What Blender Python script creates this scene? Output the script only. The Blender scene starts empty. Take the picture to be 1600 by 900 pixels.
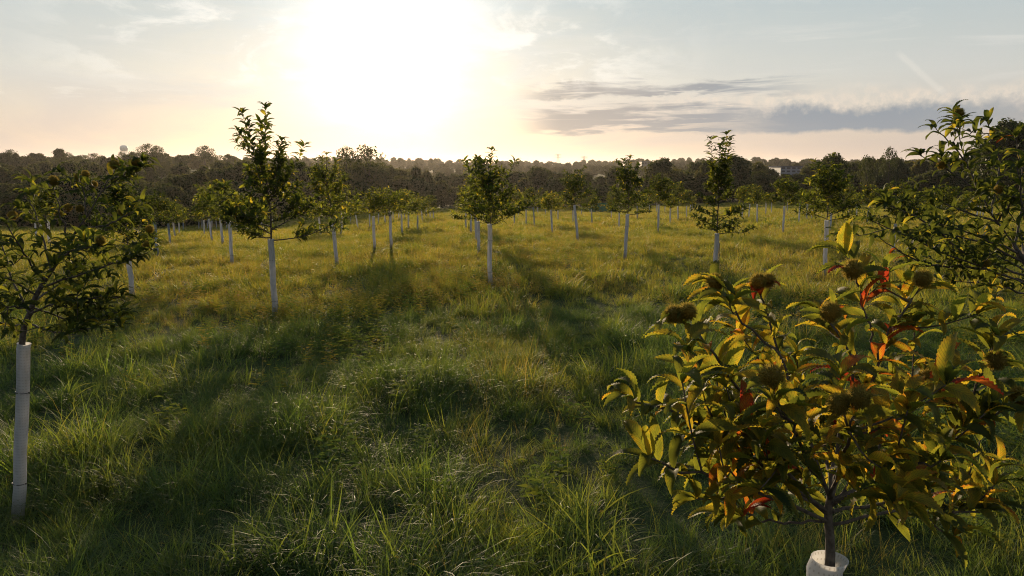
import bpy, math, random
import numpy as np
from mathutils import Vector, Matrix

rng = np.random.default_rng(11)
R = math.radians
SC = bpy.context.scene
COL = SC.collection

# ------------------------------------------------------------------ camera
F_PX, CAM_H, PITCH = 1143.0, 2.93, R(9.44)
cam = bpy.data.cameras.new('camera'); cam.sensor_width = 36; cam.lens = 36 * F_PX / 1600
cam.clip_start = 0.05; cam.clip_end = 30000
camo = bpy.data.objects.new('camera', cam); COL.objects.link(camo)
camo.location = (0, 0, CAM_H); camo.rotation_euler = (R(90) - PITCH, 0, 0)
SC.camera = camo

# ------------------------------------------------------------------ sky, sun, exposure
SUN_AZ, SUN_EL = R(-9.6), R(7.4)          # azimuth from +Y, positive to the right
SUN = Vector((math.sin(SUN_AZ) * math.cos(SUN_EL), math.cos(SUN_AZ) * math.cos(SUN_EL), math.sin(SUN_EL)))
SC.view_settings.view_transform = 'Standard'; SC.view_settings.look = 'None'
SC.view_settings.exposure = 0.18; SC.view_settings.gamma = 1.0; SC.view_settings.use_curve_mapping = False

sl = bpy.data.lights.new('sun', 'SUN'); sl.energy = 5.0; sl.angle = R(0.6); sl.color = (1.0, 0.76, 0.47)
so = bpy.data.objects.new('sun', sl); COL.objects.link(so)
so.rotation_euler = SUN.to_track_quat('Z', 'Y').to_euler(); so.location = SUN * 200

W = bpy.data.worlds.new('World'); SC.world = W; W.use_nodes = True
W.cycles.sampling_method = 'MANUAL'; W.cycles.sample_map_resolution = 512
nt = W.node_tree; nt.nodes.clear()

class G:
    """small helper to write node maths"""
    def __init__(s, nt): s.nt = nt
    def n(s, t, **k):
        x = s.nt.nodes.new(t)
        for a, b in k.items(): setattr(x, a, b)
        return x
    def put(s, sock, v):
        if isinstance(v, bpy.types.NodeSocket): s.nt.links.new(v, sock)
        elif v is not None: sock.default_value = v
    def m(s, op, a, b=None, c=None, clamp=False):
        x = s.n('ShaderNodeMath', operation=op, use_clamp=clamp)
        for i, v in enumerate((a, b, c)):
            if v is not None: s.put(x.inputs[i], v)
        return x.outputs[0]
    def ss(s, v, e0, e1, o0=0.0, o1=1.0):
        x = s.n('ShaderNodeMapRange', interpolation_type='SMOOTHSTEP')
        for i, q in enumerate((v, e0, e1, o0, o1)): s.put(x.inputs[i], q)
        return x.outputs[0]
    def mix(s, f, a, b, blend='MIX'):
        x = s.n('ShaderNodeMix', data_type='RGBA', blend_type=blend)
        x.clamp_factor = True
        s.put(x.inputs[0], f); s.put(x.inputs[6], a); s.put(x.inputs[7], b)
        return x.outputs[2]
    def noise(s, vec, scale, detail=4, rough=0.55, dist=0.0):
        x = s.n('ShaderNodeTexNoise'); s.put(x.inputs['Vector'], vec)
        x.inputs['Scale'].default_value = scale; x.inputs['Detail'].default_value = detail
        x.inputs['Roughness'].default_value = rough; x.inputs['Distortion'].default_value = dist
        return x.outputs['Fac']
    def xyz(s, a, b, c):
        x = s.n('ShaderNodeCombineXYZ')
        for i, v in enumerate((a, b, c)): s.put(x.inputs[i], v)
        return x.outputs[0]
    def ramp(s, f, stops):
        x = s.n('ShaderNodeValToRGB'); e = x.color_ramp.elements
        while len(e) < len(stops): e.new(0.5)
        for i, (p, c) in enumerate(stops): e[i].position = p; e[i].color = (*c, 1)
        s.put(x.inputs[0], f); return x.outputs[0]

g = G(nt)
tc = g.n('ShaderNodeTexCoord'); D = tc.outputs['Generated']
sep = g.n('ShaderNodeSeparateXYZ'); nt.links.new(D, sep.inputs[0])
DX, DY, DZ = sep.outputs
DEG = 180 / math.pi
az = g.m('MULTIPLY', g.m('ARCTAN2', DX, DY), DEG)                       # degrees, 0 straight ahead
el = g.m('MULTIPLY', g.m('ARCSINE', DZ), DEG)
sky = g.n('ShaderNodeTexSky', sky_type='NISHITA'); sky.sun_disc = False
sky.sun_elevation = SUN_EL; sky.sun_rotation = SUN_AZ; sky.altitude = 200
sky.air_density = 1.0; sky.dust_density = 1.0; sky.ozone_density = 1.2
col = sky.outputs[0]
# thin high veil of cirrostratus that whitens the evening sky
dp = g.n('ShaderNodeVectorMath', operation='DOT_PRODUCT'); nt.links.new(D, dp.inputs[0]); dp.inputs[1].default_value = SUN
UNIT = 9.4                                                            # radiance units at background strength 0.1
wis = g.noise(g.xyz(g.m('MULTIPLY', az, 0.05), g.m('MULTIPLY', el, 0.22), 3.1), 1.6, 4, 0.6, 0.8)
veil = g.ramp(g.m('DIVIDE', el, 40), [(0.0, (.52, .435, .40)), (0.07, (.60, .525, .475)), (0.16, (.60, .605, .575)), (0.30, (.47, .55, .57)), (1.0, (.26, .36, .43))])
veil = g.mix(1.0, veil, (UNIT, UNIT, UNIT, 1), 'MULTIPLY')
th = g.m('MULTIPLY', g.m('ARCCOSINE', g.m('MINIMUM', dp.outputs['Value'], 0.99999)), DEG)
fall = g.ss(th, 15.0, 150.0, 1.0, 0.75)                                # the veil is brighter towards the sun
veil = g.mix(1.0, veil, g.xyz(fall, fall, fall), 'MULTIPLY')
col = g.mix(g.ss(wis, 0.2, 0.8, 0.86, 0.96), col, veil)
# brighter streaks
wis2 = g.noise(g.xyz(g.m('ADD', g.m('MULTIPLY', az, 0.05), g.m('MULTIPLY', el, 0.06)), g.m('MULTIPLY', el, 0.40), 9.0), 2.0, 5, 0.62, 0.5)
col = g.mix(g.m('MULTIPLY', g.ss(wis2, 0.50, 0.78), g.m('MULTIPLY', g.ss(el, 3.0, 8.0), 0.45)), col, (7.2, 7.0, 6.5, 1))
# forward scattering of the veil round the sun
def gauss(w, k): return g.m('MULTIPLY', g.m('EXPONENT', g.m('MULTIPLY', g.m('POWER', g.m('DIVIDE', th, w), 2.0), -1.0)), k * UNIT)
au = g.m('ADD', g.m('ADD', gauss(2.8, 1.2), gauss(6.0, 0.34)), gauss(12.0, 0.14))
d2 = g.n('ShaderNodeVectorMath', operation='DOT_PRODUCT'); nt.links.new(D, d2.inputs[0])
d2.inputs[1].default_value = (math.sin(R(-8.2)) * math.cos(R(12.5)), math.cos(R(-8.2)) * math.cos(R(12.5)), math.sin(R(12.5)))
th2 = g.m('MULTIPLY', g.m('ARCCOSINE', g.m('MINIMUM', d2.outputs['Value'], 0.99999)), DEG)
au = g.m('ADD', au, g.m('MULTIPLY', g.m('EXPONENT', g.m('MULTIPLY', g.m('POWER', g.m('DIVIDE', th2, 5.0), 2.0), -1.0)), 0.36 * UNIT))
au = g.m('MULTIPLY', au, g.ss(wis, 0.25, 0.75, 0.6, 1.35))
auc = g.mix(1.0, g.xyz(au, au, au), (1.0, 0.975, 0.93, 1), 'MULTIPLY')
col = g.mix(1.0, col, auc, 'ADD')
# stratus bank low on the right, breaking into streaks towards the sun
p1 = g.xyz(g.m('MULTIPLY', az, 0.16), g.m('MULTIPLY', el, 0.85), 1.7)
e1 = g.noise(p1, 1.0, 5, 0.6, 0.4)
e2 = g.noise(g.xyz(g.m('MULTIPLY', az, 0.45), g.m('MULTIPLY', el, 0.6), 5.0), 1.0, 5, 0.6)
dev = g.m('MULTIPLY', g.m('SUBTRACT', e1, 0.5), 3.2)
elp = g.m('ADD', el, dev)
e3 = g.noise(g.xyz(g.m('MULTIPLY', az, 1.3), g.m('MULTIPLY', el, 1.1), 8.0), 1.0, 5, 0.6)
elt = g.m('ADD', el, g.m('ADD', g.m('MULTIPLY', g.m('SUBTRACT', e2, 0.5), 2.0), g.m('MULTIPLY', g.m('SUBTRACT', e3, 0.5), 1.1)))
elb = g.m('ADD', el, g.m('MULTIPLY', g.m('SUBTRACT', e2, 0.5), 1.1))
right = g.ss(g.m('ADD', az, g.m('MULTIPLY', g.m('SUBTRACT', e1, 0.5), 14.0)), 8.0, 21.0)
solid = g.m('MULTIPLY', g.m('MULTIPLY', g.ss(elb, 2.2, 2.65), g.ss(elt, 3.5, 4.5, 1.0, 0.0)), g.m('MULTIPLY', right, g.ss(az, 26.0, 38.0, 1.0, 0.5)))
low = g.m('MULTIPLY', g.ss(elp, 2.3, 2.8), g.ss(elp, 4.0, 4.8, 1.0, 0.0))
up_ = g.m('MULTIPLY', g.ss(elp, 5.0, 5.4), g.ss(elp, 5.6, 6.3, 1.0, 0.0))
brk = g.m('MULTIPLY', g.m('MULTIPLY', g.m('ADD', low, up_, clamp=True), g.ss(az, -0.5, 4.0)), g.ss(az, 14.0, 24.0, 1.0, 0.0))
brk = g.m('MULTIPLY', brk, g.ss(g.noise(g.xyz(g.m('MULTIPLY', az, 0.12), g.m('MULTIPLY', el, 1.5), 7.7), 1.3, 4, 0.6, 0.5), 0.34, 0.52))
dens = g.m('MAXIMUM', solid, brk)
edge = g.m('MULTIPLY', g.m('MULTIPLY', g.ss(elt, 3.8, 4.5), g.ss(elt, 4.7, 5.7, 1.0, 0.0)), g.ss(az, 6.0, 15.0))
col = g.mix(g.m('MULTIPLY', edge, g.ss(e3, 0.35, 0.7, 0.05, 0.75)), col, (7.4, 6.4, 5.3, 1))
grey = g.mix(g.ss(az, 3.0, 22.0), (3.3, 3.1, 3.0, 1), (1.95, 2.5, 3.1, 1))
col = g.mix(g.m('MULTIPLY', dens, 0.88), col, grey)
# sunlit cumulus fragments to the right of the sun
cb = g.noise(g.xyz(g.m('MULTIPLY', az, 0.16), g.m('MULTIPLY', el, 0.34), 6.3), 1.0, 6, 0.62, 0.4)
cbm = g.m('MULTIPLY', g.m('MULTIPLY', g.ss(el, 5.0, 7.0), g.ss(el, 9.0, 15.0, 1.0, 0.0)), g.m('MULTIPLY', g.ss(cb, 0.48, 0.62), g.ss(th, 26.0, 8.0)))
col = g.mix(g.m('MULTIPLY', cbm, 0.75), col, (10.0, 9.6, 8.8, 1))
# small broken cumulus low on the left
cl = g.noise(g.xyz(g.m('MULTIPLY', az, 0.35), g.m('MULTIPLY', el, 1.6), 2.2), 1.0, 6, 0.6)
clm = g.m('MULTIPLY', g.m('MULTIPLY', g.ss(el, 4.2, 4.7), g.ss(el, 5.0, 5.6, 1.0, 0.0)), g.m('MULTIPLY', g.ss(az, -18.0, -24.0), g.ss(cl, 0.46, 0.62)))
col = g.mix(g.m('MULTIPLY', clm, 0.5), col, (7.6, 7.2, 6.4, 1))
# old contrail
ax = g.m('SUBTRACT', az, 28.4); ex = g.m('SUBTRACT', el, 6.1)
along = g.m('ADD', g.m('MULTIPLY', ax, 0.74), g.m('MULTIPLY', ex, -0.67))
perp = g.m('ABSOLUTE', g.m('ADD', g.m('ADD', g.m('MULTIPLY', ax, 0.67), g.m('MULTIPLY', ex, 0.74)), g.m('MULTIPLY', g.m('SUBTRACT', e2, 0.5), 0.35)))
trail = g.m('MULTIPLY', g.ss(perp, 0.05, 0.30, 1.0, 0.0), g.ss(g.m('ABSOLUTE', along), 1.6, 2.3, 1.0, 0.0))
col = g.mix(g.m('MULTIPLY', trail, 0.26), col, (7.8, 7.4, 6.6, 1))
# the lower hemisphere is hidden by the ground; keep the horizon colour
bg = g.n('ShaderNodeBackground'); bg.inputs['Strength'].default_value = 0.1
nt.links.new(col, bg.inputs[0])
wo = g.n('ShaderNodeOutputWorld'); nt.links.new(bg.outputs[0], wo.inputs[0])

SC.render.engine = 'CYCLES'
cy = SC.cycles
cy.use_adaptive_sampling = True; cy.adaptive_threshold = 0.02
cy.max_bounces = 5; cy.diffuse_bounces = 3; cy.glossy_bounces = 2; cy.transmission_bounces = 4
cy.volume_bounces = 0; cy.transparent_max_bounces = 4
cy.use_denoising = True; cy.denoising_prefilter = 'NONE'; cy.denoising_input_passes = 'RGB_ALBEDO_NORMAL'; cy.pixel_filter_type = 'BLACKMAN_HARRIS'; cy.filter_width = 1.05
cy.sample_clamp_indirect = 6.0
cy.caustics_reflective = False; cy.caustics_refractive = False

# ------------------------------------------------------------------ helpers
def at(px, py, d):
    """photo pixel and distance along the view axis -> point of the place"""
    x = (px - 800) / F_PX * d; v = (450 - py) / F_PX * d
    c, s = math.cos(PITCH), math.sin(PITCH)
    return np.array((x, d * c + v * s, CAM_H - d * s + v * c))

def smooth(k):
    ys = np.arange(-60, 7000, 1.0); v = np.interp(ys, [a for a, b in k], [b for a, b in k])
    out = v.copy()
    for w in (6, 10):
        ker = np.ones(w) / w; out = np.convolve(np.pad(out, w, 'edge'), ker, 'same')[w:-w]
    return out
P_L = smooth([(-60, 0), (17, 0), (32, -.75), (50, -2.2), (87, -5.0), (120, -7.0), (170, -7.5), (230, -4), (300, 0), (420, 2), (700, 3), (1500, -2), (7000, -2)])
P_C = smooth([(-60, 0), (20, 0), (32, -.45), (56, -1.95), (90, -3.7), (150, -6.3), (220, -8.5), (400, -9), (700, -4), (1100, 2), (1600, 0), (3000, 0), (7000, 0)])
P_R = smooth([(-60, 0), (20, 0), (42, -.85), (90, -3.0), (150, -5.2), (220, -6), (400, -4), (700, -2), (1100, 1), (1600, 0), (3000, 0), (7000, 0)])
def terrain(x, y):
    x = np.asarray(x, float); y = np.asarray(y, float)
    i = np.clip(y + 60, 0, 7058); i0 = i.astype(int); f = i - i0
    def v(P): return P[i0] * (1 - f) + P[i0 + 1] * f
    a = x / np.maximum(y, 25.0)
    wl = np.clip((-a - .10) / .28, 0, 1); wl = wl * wl * (3 - 2 * wl)
    wr = np.clip((a - .05) / .3, 0, 1); wr = wr * wr * (3 - 2 * wr)
    z = v(P_C) * (1 - wl - wr) + v(P_L) * wl + v(P_R) * wr
    near = np.clip(1 - y / 120, 0, 1)
    z = z + near * (.035 * np.sin(x * 1.3 + 2 * np.sin(y * .43)) * np.sin(y * 1.1 + 1.7 * np.sin(x * .57)) + .045 * np.sin(x * .41 + 1) * np.sin(y * .37))
    far = np.clip((y - 350) / 500, 0, 1)
    z = z + far * (4.5 * np.sin(x / 190 + 1.1) * np.sin(y / 310) + 2.5 * np.sin(x / 83 + y / 240))
    return z
def hit(px, py):
    """where the ray through a photo pixel meets the ground"""
    c = np.array((0, 0, CAM_H)); dv = at(px, py, 1.0) - c
    ts = np.concatenate([np.arange(1.5, 60, .05), np.arange(60, 600, .4)])
    p = c + ts[:, None] * dv
    b = p[:, 2] < terrain(p[:, 0], p[:, 1])
    if not b.any(): return None
    t = ts[b.argmax()]; q = c + t * dv; q[2] = terrain(q[0], q[1]); return q, t

def mesh(name, V, F, mat=None, smooth_shade=False, attrs=None, uv=None):
    V = np.asarray(V, np.float32); me = bpy.data.meshes.new(name)
    me.vertices.add(len(V)); me.vertices.foreach_set('co', V.ravel())
    Fs = F if isinstance(F, list) else [F]
    Fs = [np.asarray(f, np.int32) for f in Fs if len(f)]
    nl = sum(f.size for f in Fs); nf = sum(len(f) for f in Fs)
    me.loops.add(nl); me.polygons.add(nf)
    me.loops.foreach_set('vertex_index', np.concatenate([f.ravel() for f in Fs]))
    tot = np.concatenate([np.full(len(f), f.shape[1], np.int32) for f in Fs])
    st = np.concatenate([[0], np.cumsum(tot)[:-1]]).astype(np.int32)
    me.polygons.foreach_set('loop_start', st); me.polygons.foreach_set('loop_total', tot)
    me.polygons.foreach_set('use_smooth', np.full(nf, smooth_shade))
    for k, a in (attrs or {}).items():
        at_ = me.attributes.new(k, 'FLOAT', 'POINT'); at_.data.foreach_set('value', np.asarray(a, np.float32))
    if uv is not None:
        at_ = me.attributes.new('leafuv', 'FLOAT_VECTOR', 'POINT')
        at_.data.foreach_set('vector', np.c_[uv, np.zeros(len(uv))].astype(np.float32).ravel())
    me.update(calc_edges=True)
    if mat: me.materials.append(mat)
    return me
def obj(name, me, parent=None, loc=None):
    o = bpy.data.objects.new(name, me); COL.objects.link(o)
    if parent: o.parent = parent
    if loc is not None: o.location = loc
    return o
def tag(o, label, cat, group=None):
    o['label'] = label; o['category'] = cat
    if group: o['group'] = group
    return o
def thing(name, label, cat, loc, group=None):
    o = bpy.data.objects.new(name, None); COL.objects.link(o); o.location = loc; o.empty_display_size = .2
    return tag(o, label, cat, group)
class MB:
    """collects quads"""
    def __init__(s): s.V = []; s.F = []; s.n = 0
    def add(s, V, F):
        V = np.asarray(V, float); s.V.append(V); s.F.append(np.asarray(F, int) + s.n); s.n += len(V)
    def tube(s, P, r, k=7):
        P = np.asarray(P, float); r = np.broadcast_to(np.asarray(r, float), (len(P),))
        T = np.gradient(P, axis=0); T /= np.linalg.norm(T, axis=1)[:, None] + 1e-9
        h = np.array((1, 0, 0)) if abs(T[0][0]) < .8 else np.array((0, 1, 0))
        A = np.cross(T, h); A /= np.linalg.norm(A, axis=1)[:, None] + 1e-9; B = np.cross(T, A)
        t = np.arange(k) / k * 2 * np.pi
        V = P[:, None] + r[:, None, None] * (np.cos(t)[None, :, None] * A[:, None] + np.sin(t)[None, :, None] * B[:, None])
        n = len(P); i = np.arange(n - 1)[:, None] * k; j = np.arange(k)[None]; j2 = (j + 1) % k
        F = np.stack([i + j, i + j2, i + k + j2, i + k + j], -1).reshape(-1, 4)
        s.add(V.reshape(-1, 3), F)
        c = np.array([[(n - 1) * k + q for q in (a, (a + 1) % k, (a + 2) % k)] for a in range(1, k - 2, 1)])
        # cap the end with quads that share a vertex
        s.F.append(np.array([[(n - 1) * k, (n - 1) * k + a, (n - 1) * k + a + 1, (n - 1) * k + min(a + 2, k - 1)] for a in range(1, k - 1, 2)]) + s.n - n * k)
    def box(s, c, d, rot=None):
        x = np.array([[a, b, e] for a in (-.5, .5) for b in (-.5, .5) for e in (-.5, .5)]) * d
        if rot is not None: x = x @ np.array(rot).T
        s.add(x + c, [[0, 1, 3, 2], [4, 6, 7, 5], [0, 4, 5, 1], [2, 3, 7, 6], [0, 2, 6, 4], [1, 5, 7, 3]])
    def mesh(s, name, mat, smooth_shade=True):
        F = np.concatenate(s.F)
        bad = F[:, 3] == F[:, 2]
        return mesh(name, np.concatenate(s.V), [F[~bad], F[bad][:, :3]], mat, smooth_shade)

# ------------------------------------------------------------------ materials
def new_mat(name):
    m = bpy.data.materials.new(name); m.use_nodes = True; m.node_tree.nodes.clear()
    g = G(m.node_tree); out = g.n('ShaderNodeOutputMaterial'); return m, g, out
def leafy(g, out, base, trans, fac, rough=.5, spec=.3, bump=None):
    p = g.n('ShaderNodeBsdfPrincipled'); g.put(p.inputs['Base Color'], base)
    p.inputs['Roughness'].default_value = rough; p.inputs['Specular IOR Level'].default_value = spec
    t = g.n('ShaderNodeBsdfTranslucent'); g.put(t.inputs[0], trans)
    if bump: g.put(p.inputs['Normal'], bump)
    x = g.n('ShaderNodeMixShader'); g.put(x.inputs[0], fac)
    g.nt.links.new(p.outputs[0], x.inputs[1]); g.nt.links.new(t.outputs[0], x.inputs[2])
    g.nt.links.new(x.outputs[0], out.inputs[0])
def attr(g, name): 
    a = g.n('ShaderNodeAttribute'); a.attribute_name = name; return a
LEAF_TOP = [(0, (.018, .034, .011)), (.35, (.030, .050, .014)), (.55, (.064, .080, .018)), (.72, (.20, .15, .02)), (.86, (.26, .09, .018)), (1, (.17, .022, .012))]
LEAF_TRA = [(0, (.05, .07, .012)), (.35, (.14, .16, .018)), (.55, (.32, .33, .03)), (.72, (.72, .50, .03)), (.86, (.72, .20, .02)), (1, (.55, .05, .02))]
def leaf_material(name, veins):
    m, g, out = new_mat(name)
    t = attr(g, 'tint').outputs['Fac']
    geo = g.n('ShaderNodeNewGeometry')
    nz = g.noise(geo.outputs['Position'], 26.0 if veins else 9.0, 4)
    t2 = g.m('ADD', t, g.m('MULTIPLY', g.m('SUBTRACT', nz, .5), .55 if veins else .1))
    if veins:                                            # autumn colour starts at the margin
        su = g.n('ShaderNodeSeparateXYZ'); g.put(su.inputs[0], attr(g, 'leafuv').outputs['Vector'])
        t2 = g.m('ADD', t2, g.m('MULTIPLY', g.m('POWER', g.m('ABSOLUTE', su.outputs[1]), 2.5), .10))
    t2 = g.m('MINIMUM', g.m('MAXIMUM', t2, 0.0), 1.0)
    base = g.ramp(t2, LEAF_TOP); tra = g.ramp(t2, LEAF_TRA); bump = None
    if veins:
        uv = attr(g, 'leafuv').outputs['Vector']
        s = g.n('ShaderNodeSeparateXYZ'); g.put(s.inputs[0], uv)
        ph = g.m('FRACT', g.m('SUBTRACT', g.m('MULTIPLY', s.outputs[0], 15.0), g.m('MULTIPLY', g.m('ABSOLUTE', s.outputs[1]), 2.6)))
        vein = g.m('MAXIMUM', g.ss(g.m('ABSOLUTE', g.m('SUBTRACT', ph, .5)), .05, .15, 1.0, 0.0), g.ss(g.m('ABSOLUTE', s.outputs[1]), .02, .07, 1.0, 0.0))
        base = g.mix(g.m('MULTIPLY', vein, .35), base, (.12, .13, .05, 1))
        tra = g.mix(g.m('MULTIPLY', vein, .55), tra, (.10, .08, .012, 1))
        spots = g.ss(g.noise(geo.outputs['Position'], 120.0, 3), .66, .74)
        base = g.mix(g.m('MULTIPLY', spots, .6), base, (.06, .035, .015, 1)); tra = g.mix(g.m('MULTIPLY', spots, .6), tra, (.08, .03, .01, 1))
    leafy(g, out, base, tra, .62, .55, .18)
    return m
M_LEAF = leaf_material('leaf_veined', True)
M_LEAF2 = leaf_material('leaf_plain', False)

def bark_material(name, c1, c2, sc):
    m, g, out = new_mat(name); geo = g.n('ShaderNodeNewGeometry')
    nz = g.noise(geo.outputs['Position'], sc, 5, .65)
    p = g.n('ShaderNodeBsdfPrincipled'); g.put(p.inputs['Base Color'], g.mix(g.ss(nz, .3, .7), (*c1, 1), (*c2, 1)))
    p.inputs['Roughness'].default_value = .85
    b = g.n('ShaderNodeBump'); b.inputs['Strength'].default_value = .5; b.inputs['Distance'].default_value = .01
    g.put(b.inputs['Height'], nz); g.put(p.inputs['Normal'], b.outputs[0]); g.put(out.inputs[0], p.outputs[0]); return m
M_BARK = bark_material('bark', (.045, .032, .024), (.11, .085, .065), 45.0)
M_BARK2 = bark_material('old_bark', (.035, .028, .022), (.08, .065, .05), 3.0)
M_STAKE = bark_material('stake_wood', (.22, .16, .10), (.34, .26, .17), 30.0)

def tube_material():
    m, g, out = new_mat('guard_plastic'); c = g.n('ShaderNodeTexCoord'); s = g.n('ShaderNodeSeparateXYZ'); g.put(s.inputs[0], c.outputs['Object'])
    oi = g.n('ShaderNodeObjectInfo')
    nz = g.noise(c.outputs['Object'], 14.0, 5, .6)
    mud = g.m('MULTIPLY', g.ss(g.m('ADD', s.outputs[2], g.m('MULTIPLY', nz, .35)), .15, .55, 1.0, 0.0), .75)
    ang = g.m('ARCTAN2', s.outputs[1], s.outputs[0])
    hz = g.m('ABSOLUTE', g.m('SUBTRACT', g.m('FRACT', g.m('MULTIPLY', s.outputs[2], 42.0)), .5))
    ha = g.m('ABSOLUTE', g.m('SUBTRACT', g.m('FRACT', g.m('MULTIPLY', ang, 4.2)), .5))
    hole = g.m('MULTIPLY', g.ss(hz, .13, .2, 1.0, 0.0), g.ss(ha, .13, .2, 1.0, 0.0))
    c0 = g.mix(oi.outputs['Random'], (.62, .68, .80, 1), (.80, .81, .85, 1))
    c0 = g.mix(g.ss(nz, .35, .75, 0, .35), c0, (.46, .45, .40, 1))
    c0 = g.mix(mud, c0, (.20, .17, .11, 1)); c0 = g.mix(g.m('MULTIPLY', hole, .42), c0, (.16, .15, .14, 1))
    leafy(g, out, c0, g.mix(.35, c0, (.92, .88, .82, 1)), .74, .45, .3); return m
M_TUBE = tube_material()

def grass_material(name, dry, weed=False):
    m, g, out = new_mat(name); t = attr(g, 'tint').outputs['Fac']; geo = g.n('ShaderNodeNewGeometry'); oi = g.n('ShaderNodeObjectInfo')
    P = geo.outputs['Position']
    big = g.noise(P, .16, 3, .5); mid = g.noise(P, .9, 3, .55)
    f = g.m('ADD', g.m('ADD', g.m('MULTIPLY', t, .38), g.m('MULTIPLY', oi.outputs['Random'], .20)), g.m('ADD', g.m('MULTIPLY', g.m('SUBTRACT', big, .5), .75), g.m('MULTIPLY', g.m('SUBTRACT', mid, .5), .55)))
    sy = g.n('ShaderNodeSeparateXYZ'); g.put(sy.inputs[0], P)
    f = g.m('ADD', g.m('ADD', f, .14 + dry), g.ss(sy.outputs[1], 8.0, 24.0, -.04, .15), clamp=True)   # the meadow shifts towards yellow further on
    base = g.ramp(f, [(0, (.050, .082, .044)), (.3, (.074, .112, .046)), (.55, (.105, .122, .040)), (.78, (.16, .14, .040)), (1, (.23, .17, .06))])
    tra = g.ramp(f, [(0, (.095, .16, .025)), (.3, (.19, .27, .03)), (.55, (.36, .36, .035)), (.78, (.52, .40, .045)), (1, (.55, .36, .08))])
    leafy(g, out, base, tra, .5, (.5 if not weed else .8), (.16 if not weed else .05)); return m
M_GRASS = grass_material('grass_blades', 0.0)
M_WEED = grass_material('weed_leaves', 0.0, True)

def simple(name, c, rough=.8, c2=None, sc=5.0, spec=.3):
    m, g, out = new_mat(name); p = g.n('ShaderNodeBsdfPrincipled')
    geo = g.n('ShaderNodeNewGeometry'); nz = g.noise(geo.outputs['Position'], sc, 4, .6)
    g.put(p.inputs['Base Color'], g.mix(g.ss(nz, .3, .7), (*c, 1), (*(c2 or [q * .8 for q in c]), 1)))
    p.inputs['Roughness'].default_value = rough; p.inputs['Specular IOR Level'].default_value = spec
    g.put(out.inputs[0], p.outputs[0]); return m

# ------------------------------------------------------------------ ground
def build_ground():
    ys = np.concatenate([np.arange(-40, 40, .4), np.geomspace(40, 6500, 190)])
    u = np.linspace(-1, 1, 241); u = np.sign(u) * np.abs(u) ** 1.25
    Y = np.repeat(ys[:, None], len(u), 1); X = u[None] * (np.maximum(ys, 0)[:, None] + 32) * 1.25
    Z = terrain(X, Y); V = np.stack([X, Y, Z], -1).reshape(-1, 3)
    n, k = len(ys), len(u); i = np.arange(n - 1)[:, None] * k; j = np.arange(k - 1)[None]
    F = np.stack([i + j, i + j + 1, i + k + j + 1, i + k + j], -1).reshape(-1, 4)
    m, g, out = new_mat('meadow_soil'); geo = g.n('ShaderNodeNewGeometry'); P = geo.outputs['Position']
    a = g.noise(P, .25, 4); b = g.noise(P, 6.0, 5, .65); c = g.noise(P, .012, 3)
    c0 = g.mix(g.ss(b, .3, .7), (.022, .032, .011, 1), (.042, .052, .018, 1))
    c1 = g.mix(g.ss(a, .35, .65), (.050, .058, .018, 1), (.085, .075, .024, 1))
    c1 = g.mix(g.ss(c, .45, .6), c1, (.10, .085, .035, 1))
    s = g.n('ShaderNodeSeparateXYZ'); g.put(s.inputs[0], P)
    p = g.n('ShaderNodeBsdfPrincipled'); g.put(p.inputs['Base Color'], g.mix(g.ss(s.outputs[1], 25.0, 120.0), c0, c1)); p.inputs['Roughness'].default_value = .95
    p.inputs['Specular IOR Level'].default_value = .1
    bp = g.n('ShaderNodeBump'); bp.inputs['Strength'].default_value = .8; bp.inputs['Distance'].default_value = .06; g.put(bp.inputs['Height'], b); g.put(p.inputs['Normal'], bp.outputs[0])
    g.put(out.inputs[0], p.outputs[0])
    o = obj('ground', mesh('ground', V, F, m, True)); o['kind'] = 'structure'
build_ground()

# ------------------------------------------------------------------ grass
def blade_set(r, n, spread, h, w, seg, bend, tint=(0, 1)):
    """n arched blades as one array of quads"""
    a = r.uniform(0, 2 * np.pi, n); rad = spread * np.sqrt(r.uniform(0, 1, n))
    b0 = np.c_[rad * np.cos(a), rad * np.sin(a), np.full(n, -.03)]
    da = a + r.normal(0, .9, n); dirx = np.c_[np.cos(da), np.sin(da), np.zeros(n)]
    H = h * r.uniform(.45, 1.15, n); th0 = np.abs(r.normal(.2, .28, n)); bn = bend * r.uniform(.4, 1.5, n)
    wd = w * r.uniform(.6, 1.3, n); tw = r.uniform(-.8, .8, n)
    side = np.c_[-np.sin(da + tw), np.cos(da + tw), np.zeros(n)]
    pts = [b0]; 
    for k in range(seg):
        th = th0 + bn * ((k + .5) / seg) ** 1.4
        pts.append(pts[-1] + (H / seg)[:, None] * (dirx * np.sin(th)[:, None] + np.array((0, 0, 1)) * np.cos(th)[:, None]))
    prof = np.array([1 - .93 * (k / seg) ** 1.6 for k in range(seg + 1)])
    V = np.stack([np.stack([p - side * (wd * prof[k])[:, None] / 2, p + side * (wd * prof[k])[:, None] / 2], 1) for k, p in enumerate(pts)], 1)
    V = V.reshape(n, -1, 3); m = V.shape[1]
    f = np.array([[2 * k, 2 * k + 1, 2 * k + 3, 2 * k + 2] for k in range(seg)])
    F = (np.arange(n)[:, None, None] * m + f[None]).reshape(-1, 4)
    t = np.repeat(r.uniform(tint[0], tint[1], n), m)
    return V.reshape(-1, 3), F, t
def source_collection(name, meshes):
    c = bpy.data.collections.new(name)
    for i, me in enumerate(meshes):
        o = bpy.data.objects.new('%s_%02d' % (name, i), me); c.objects.link(o)
    return c
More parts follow.
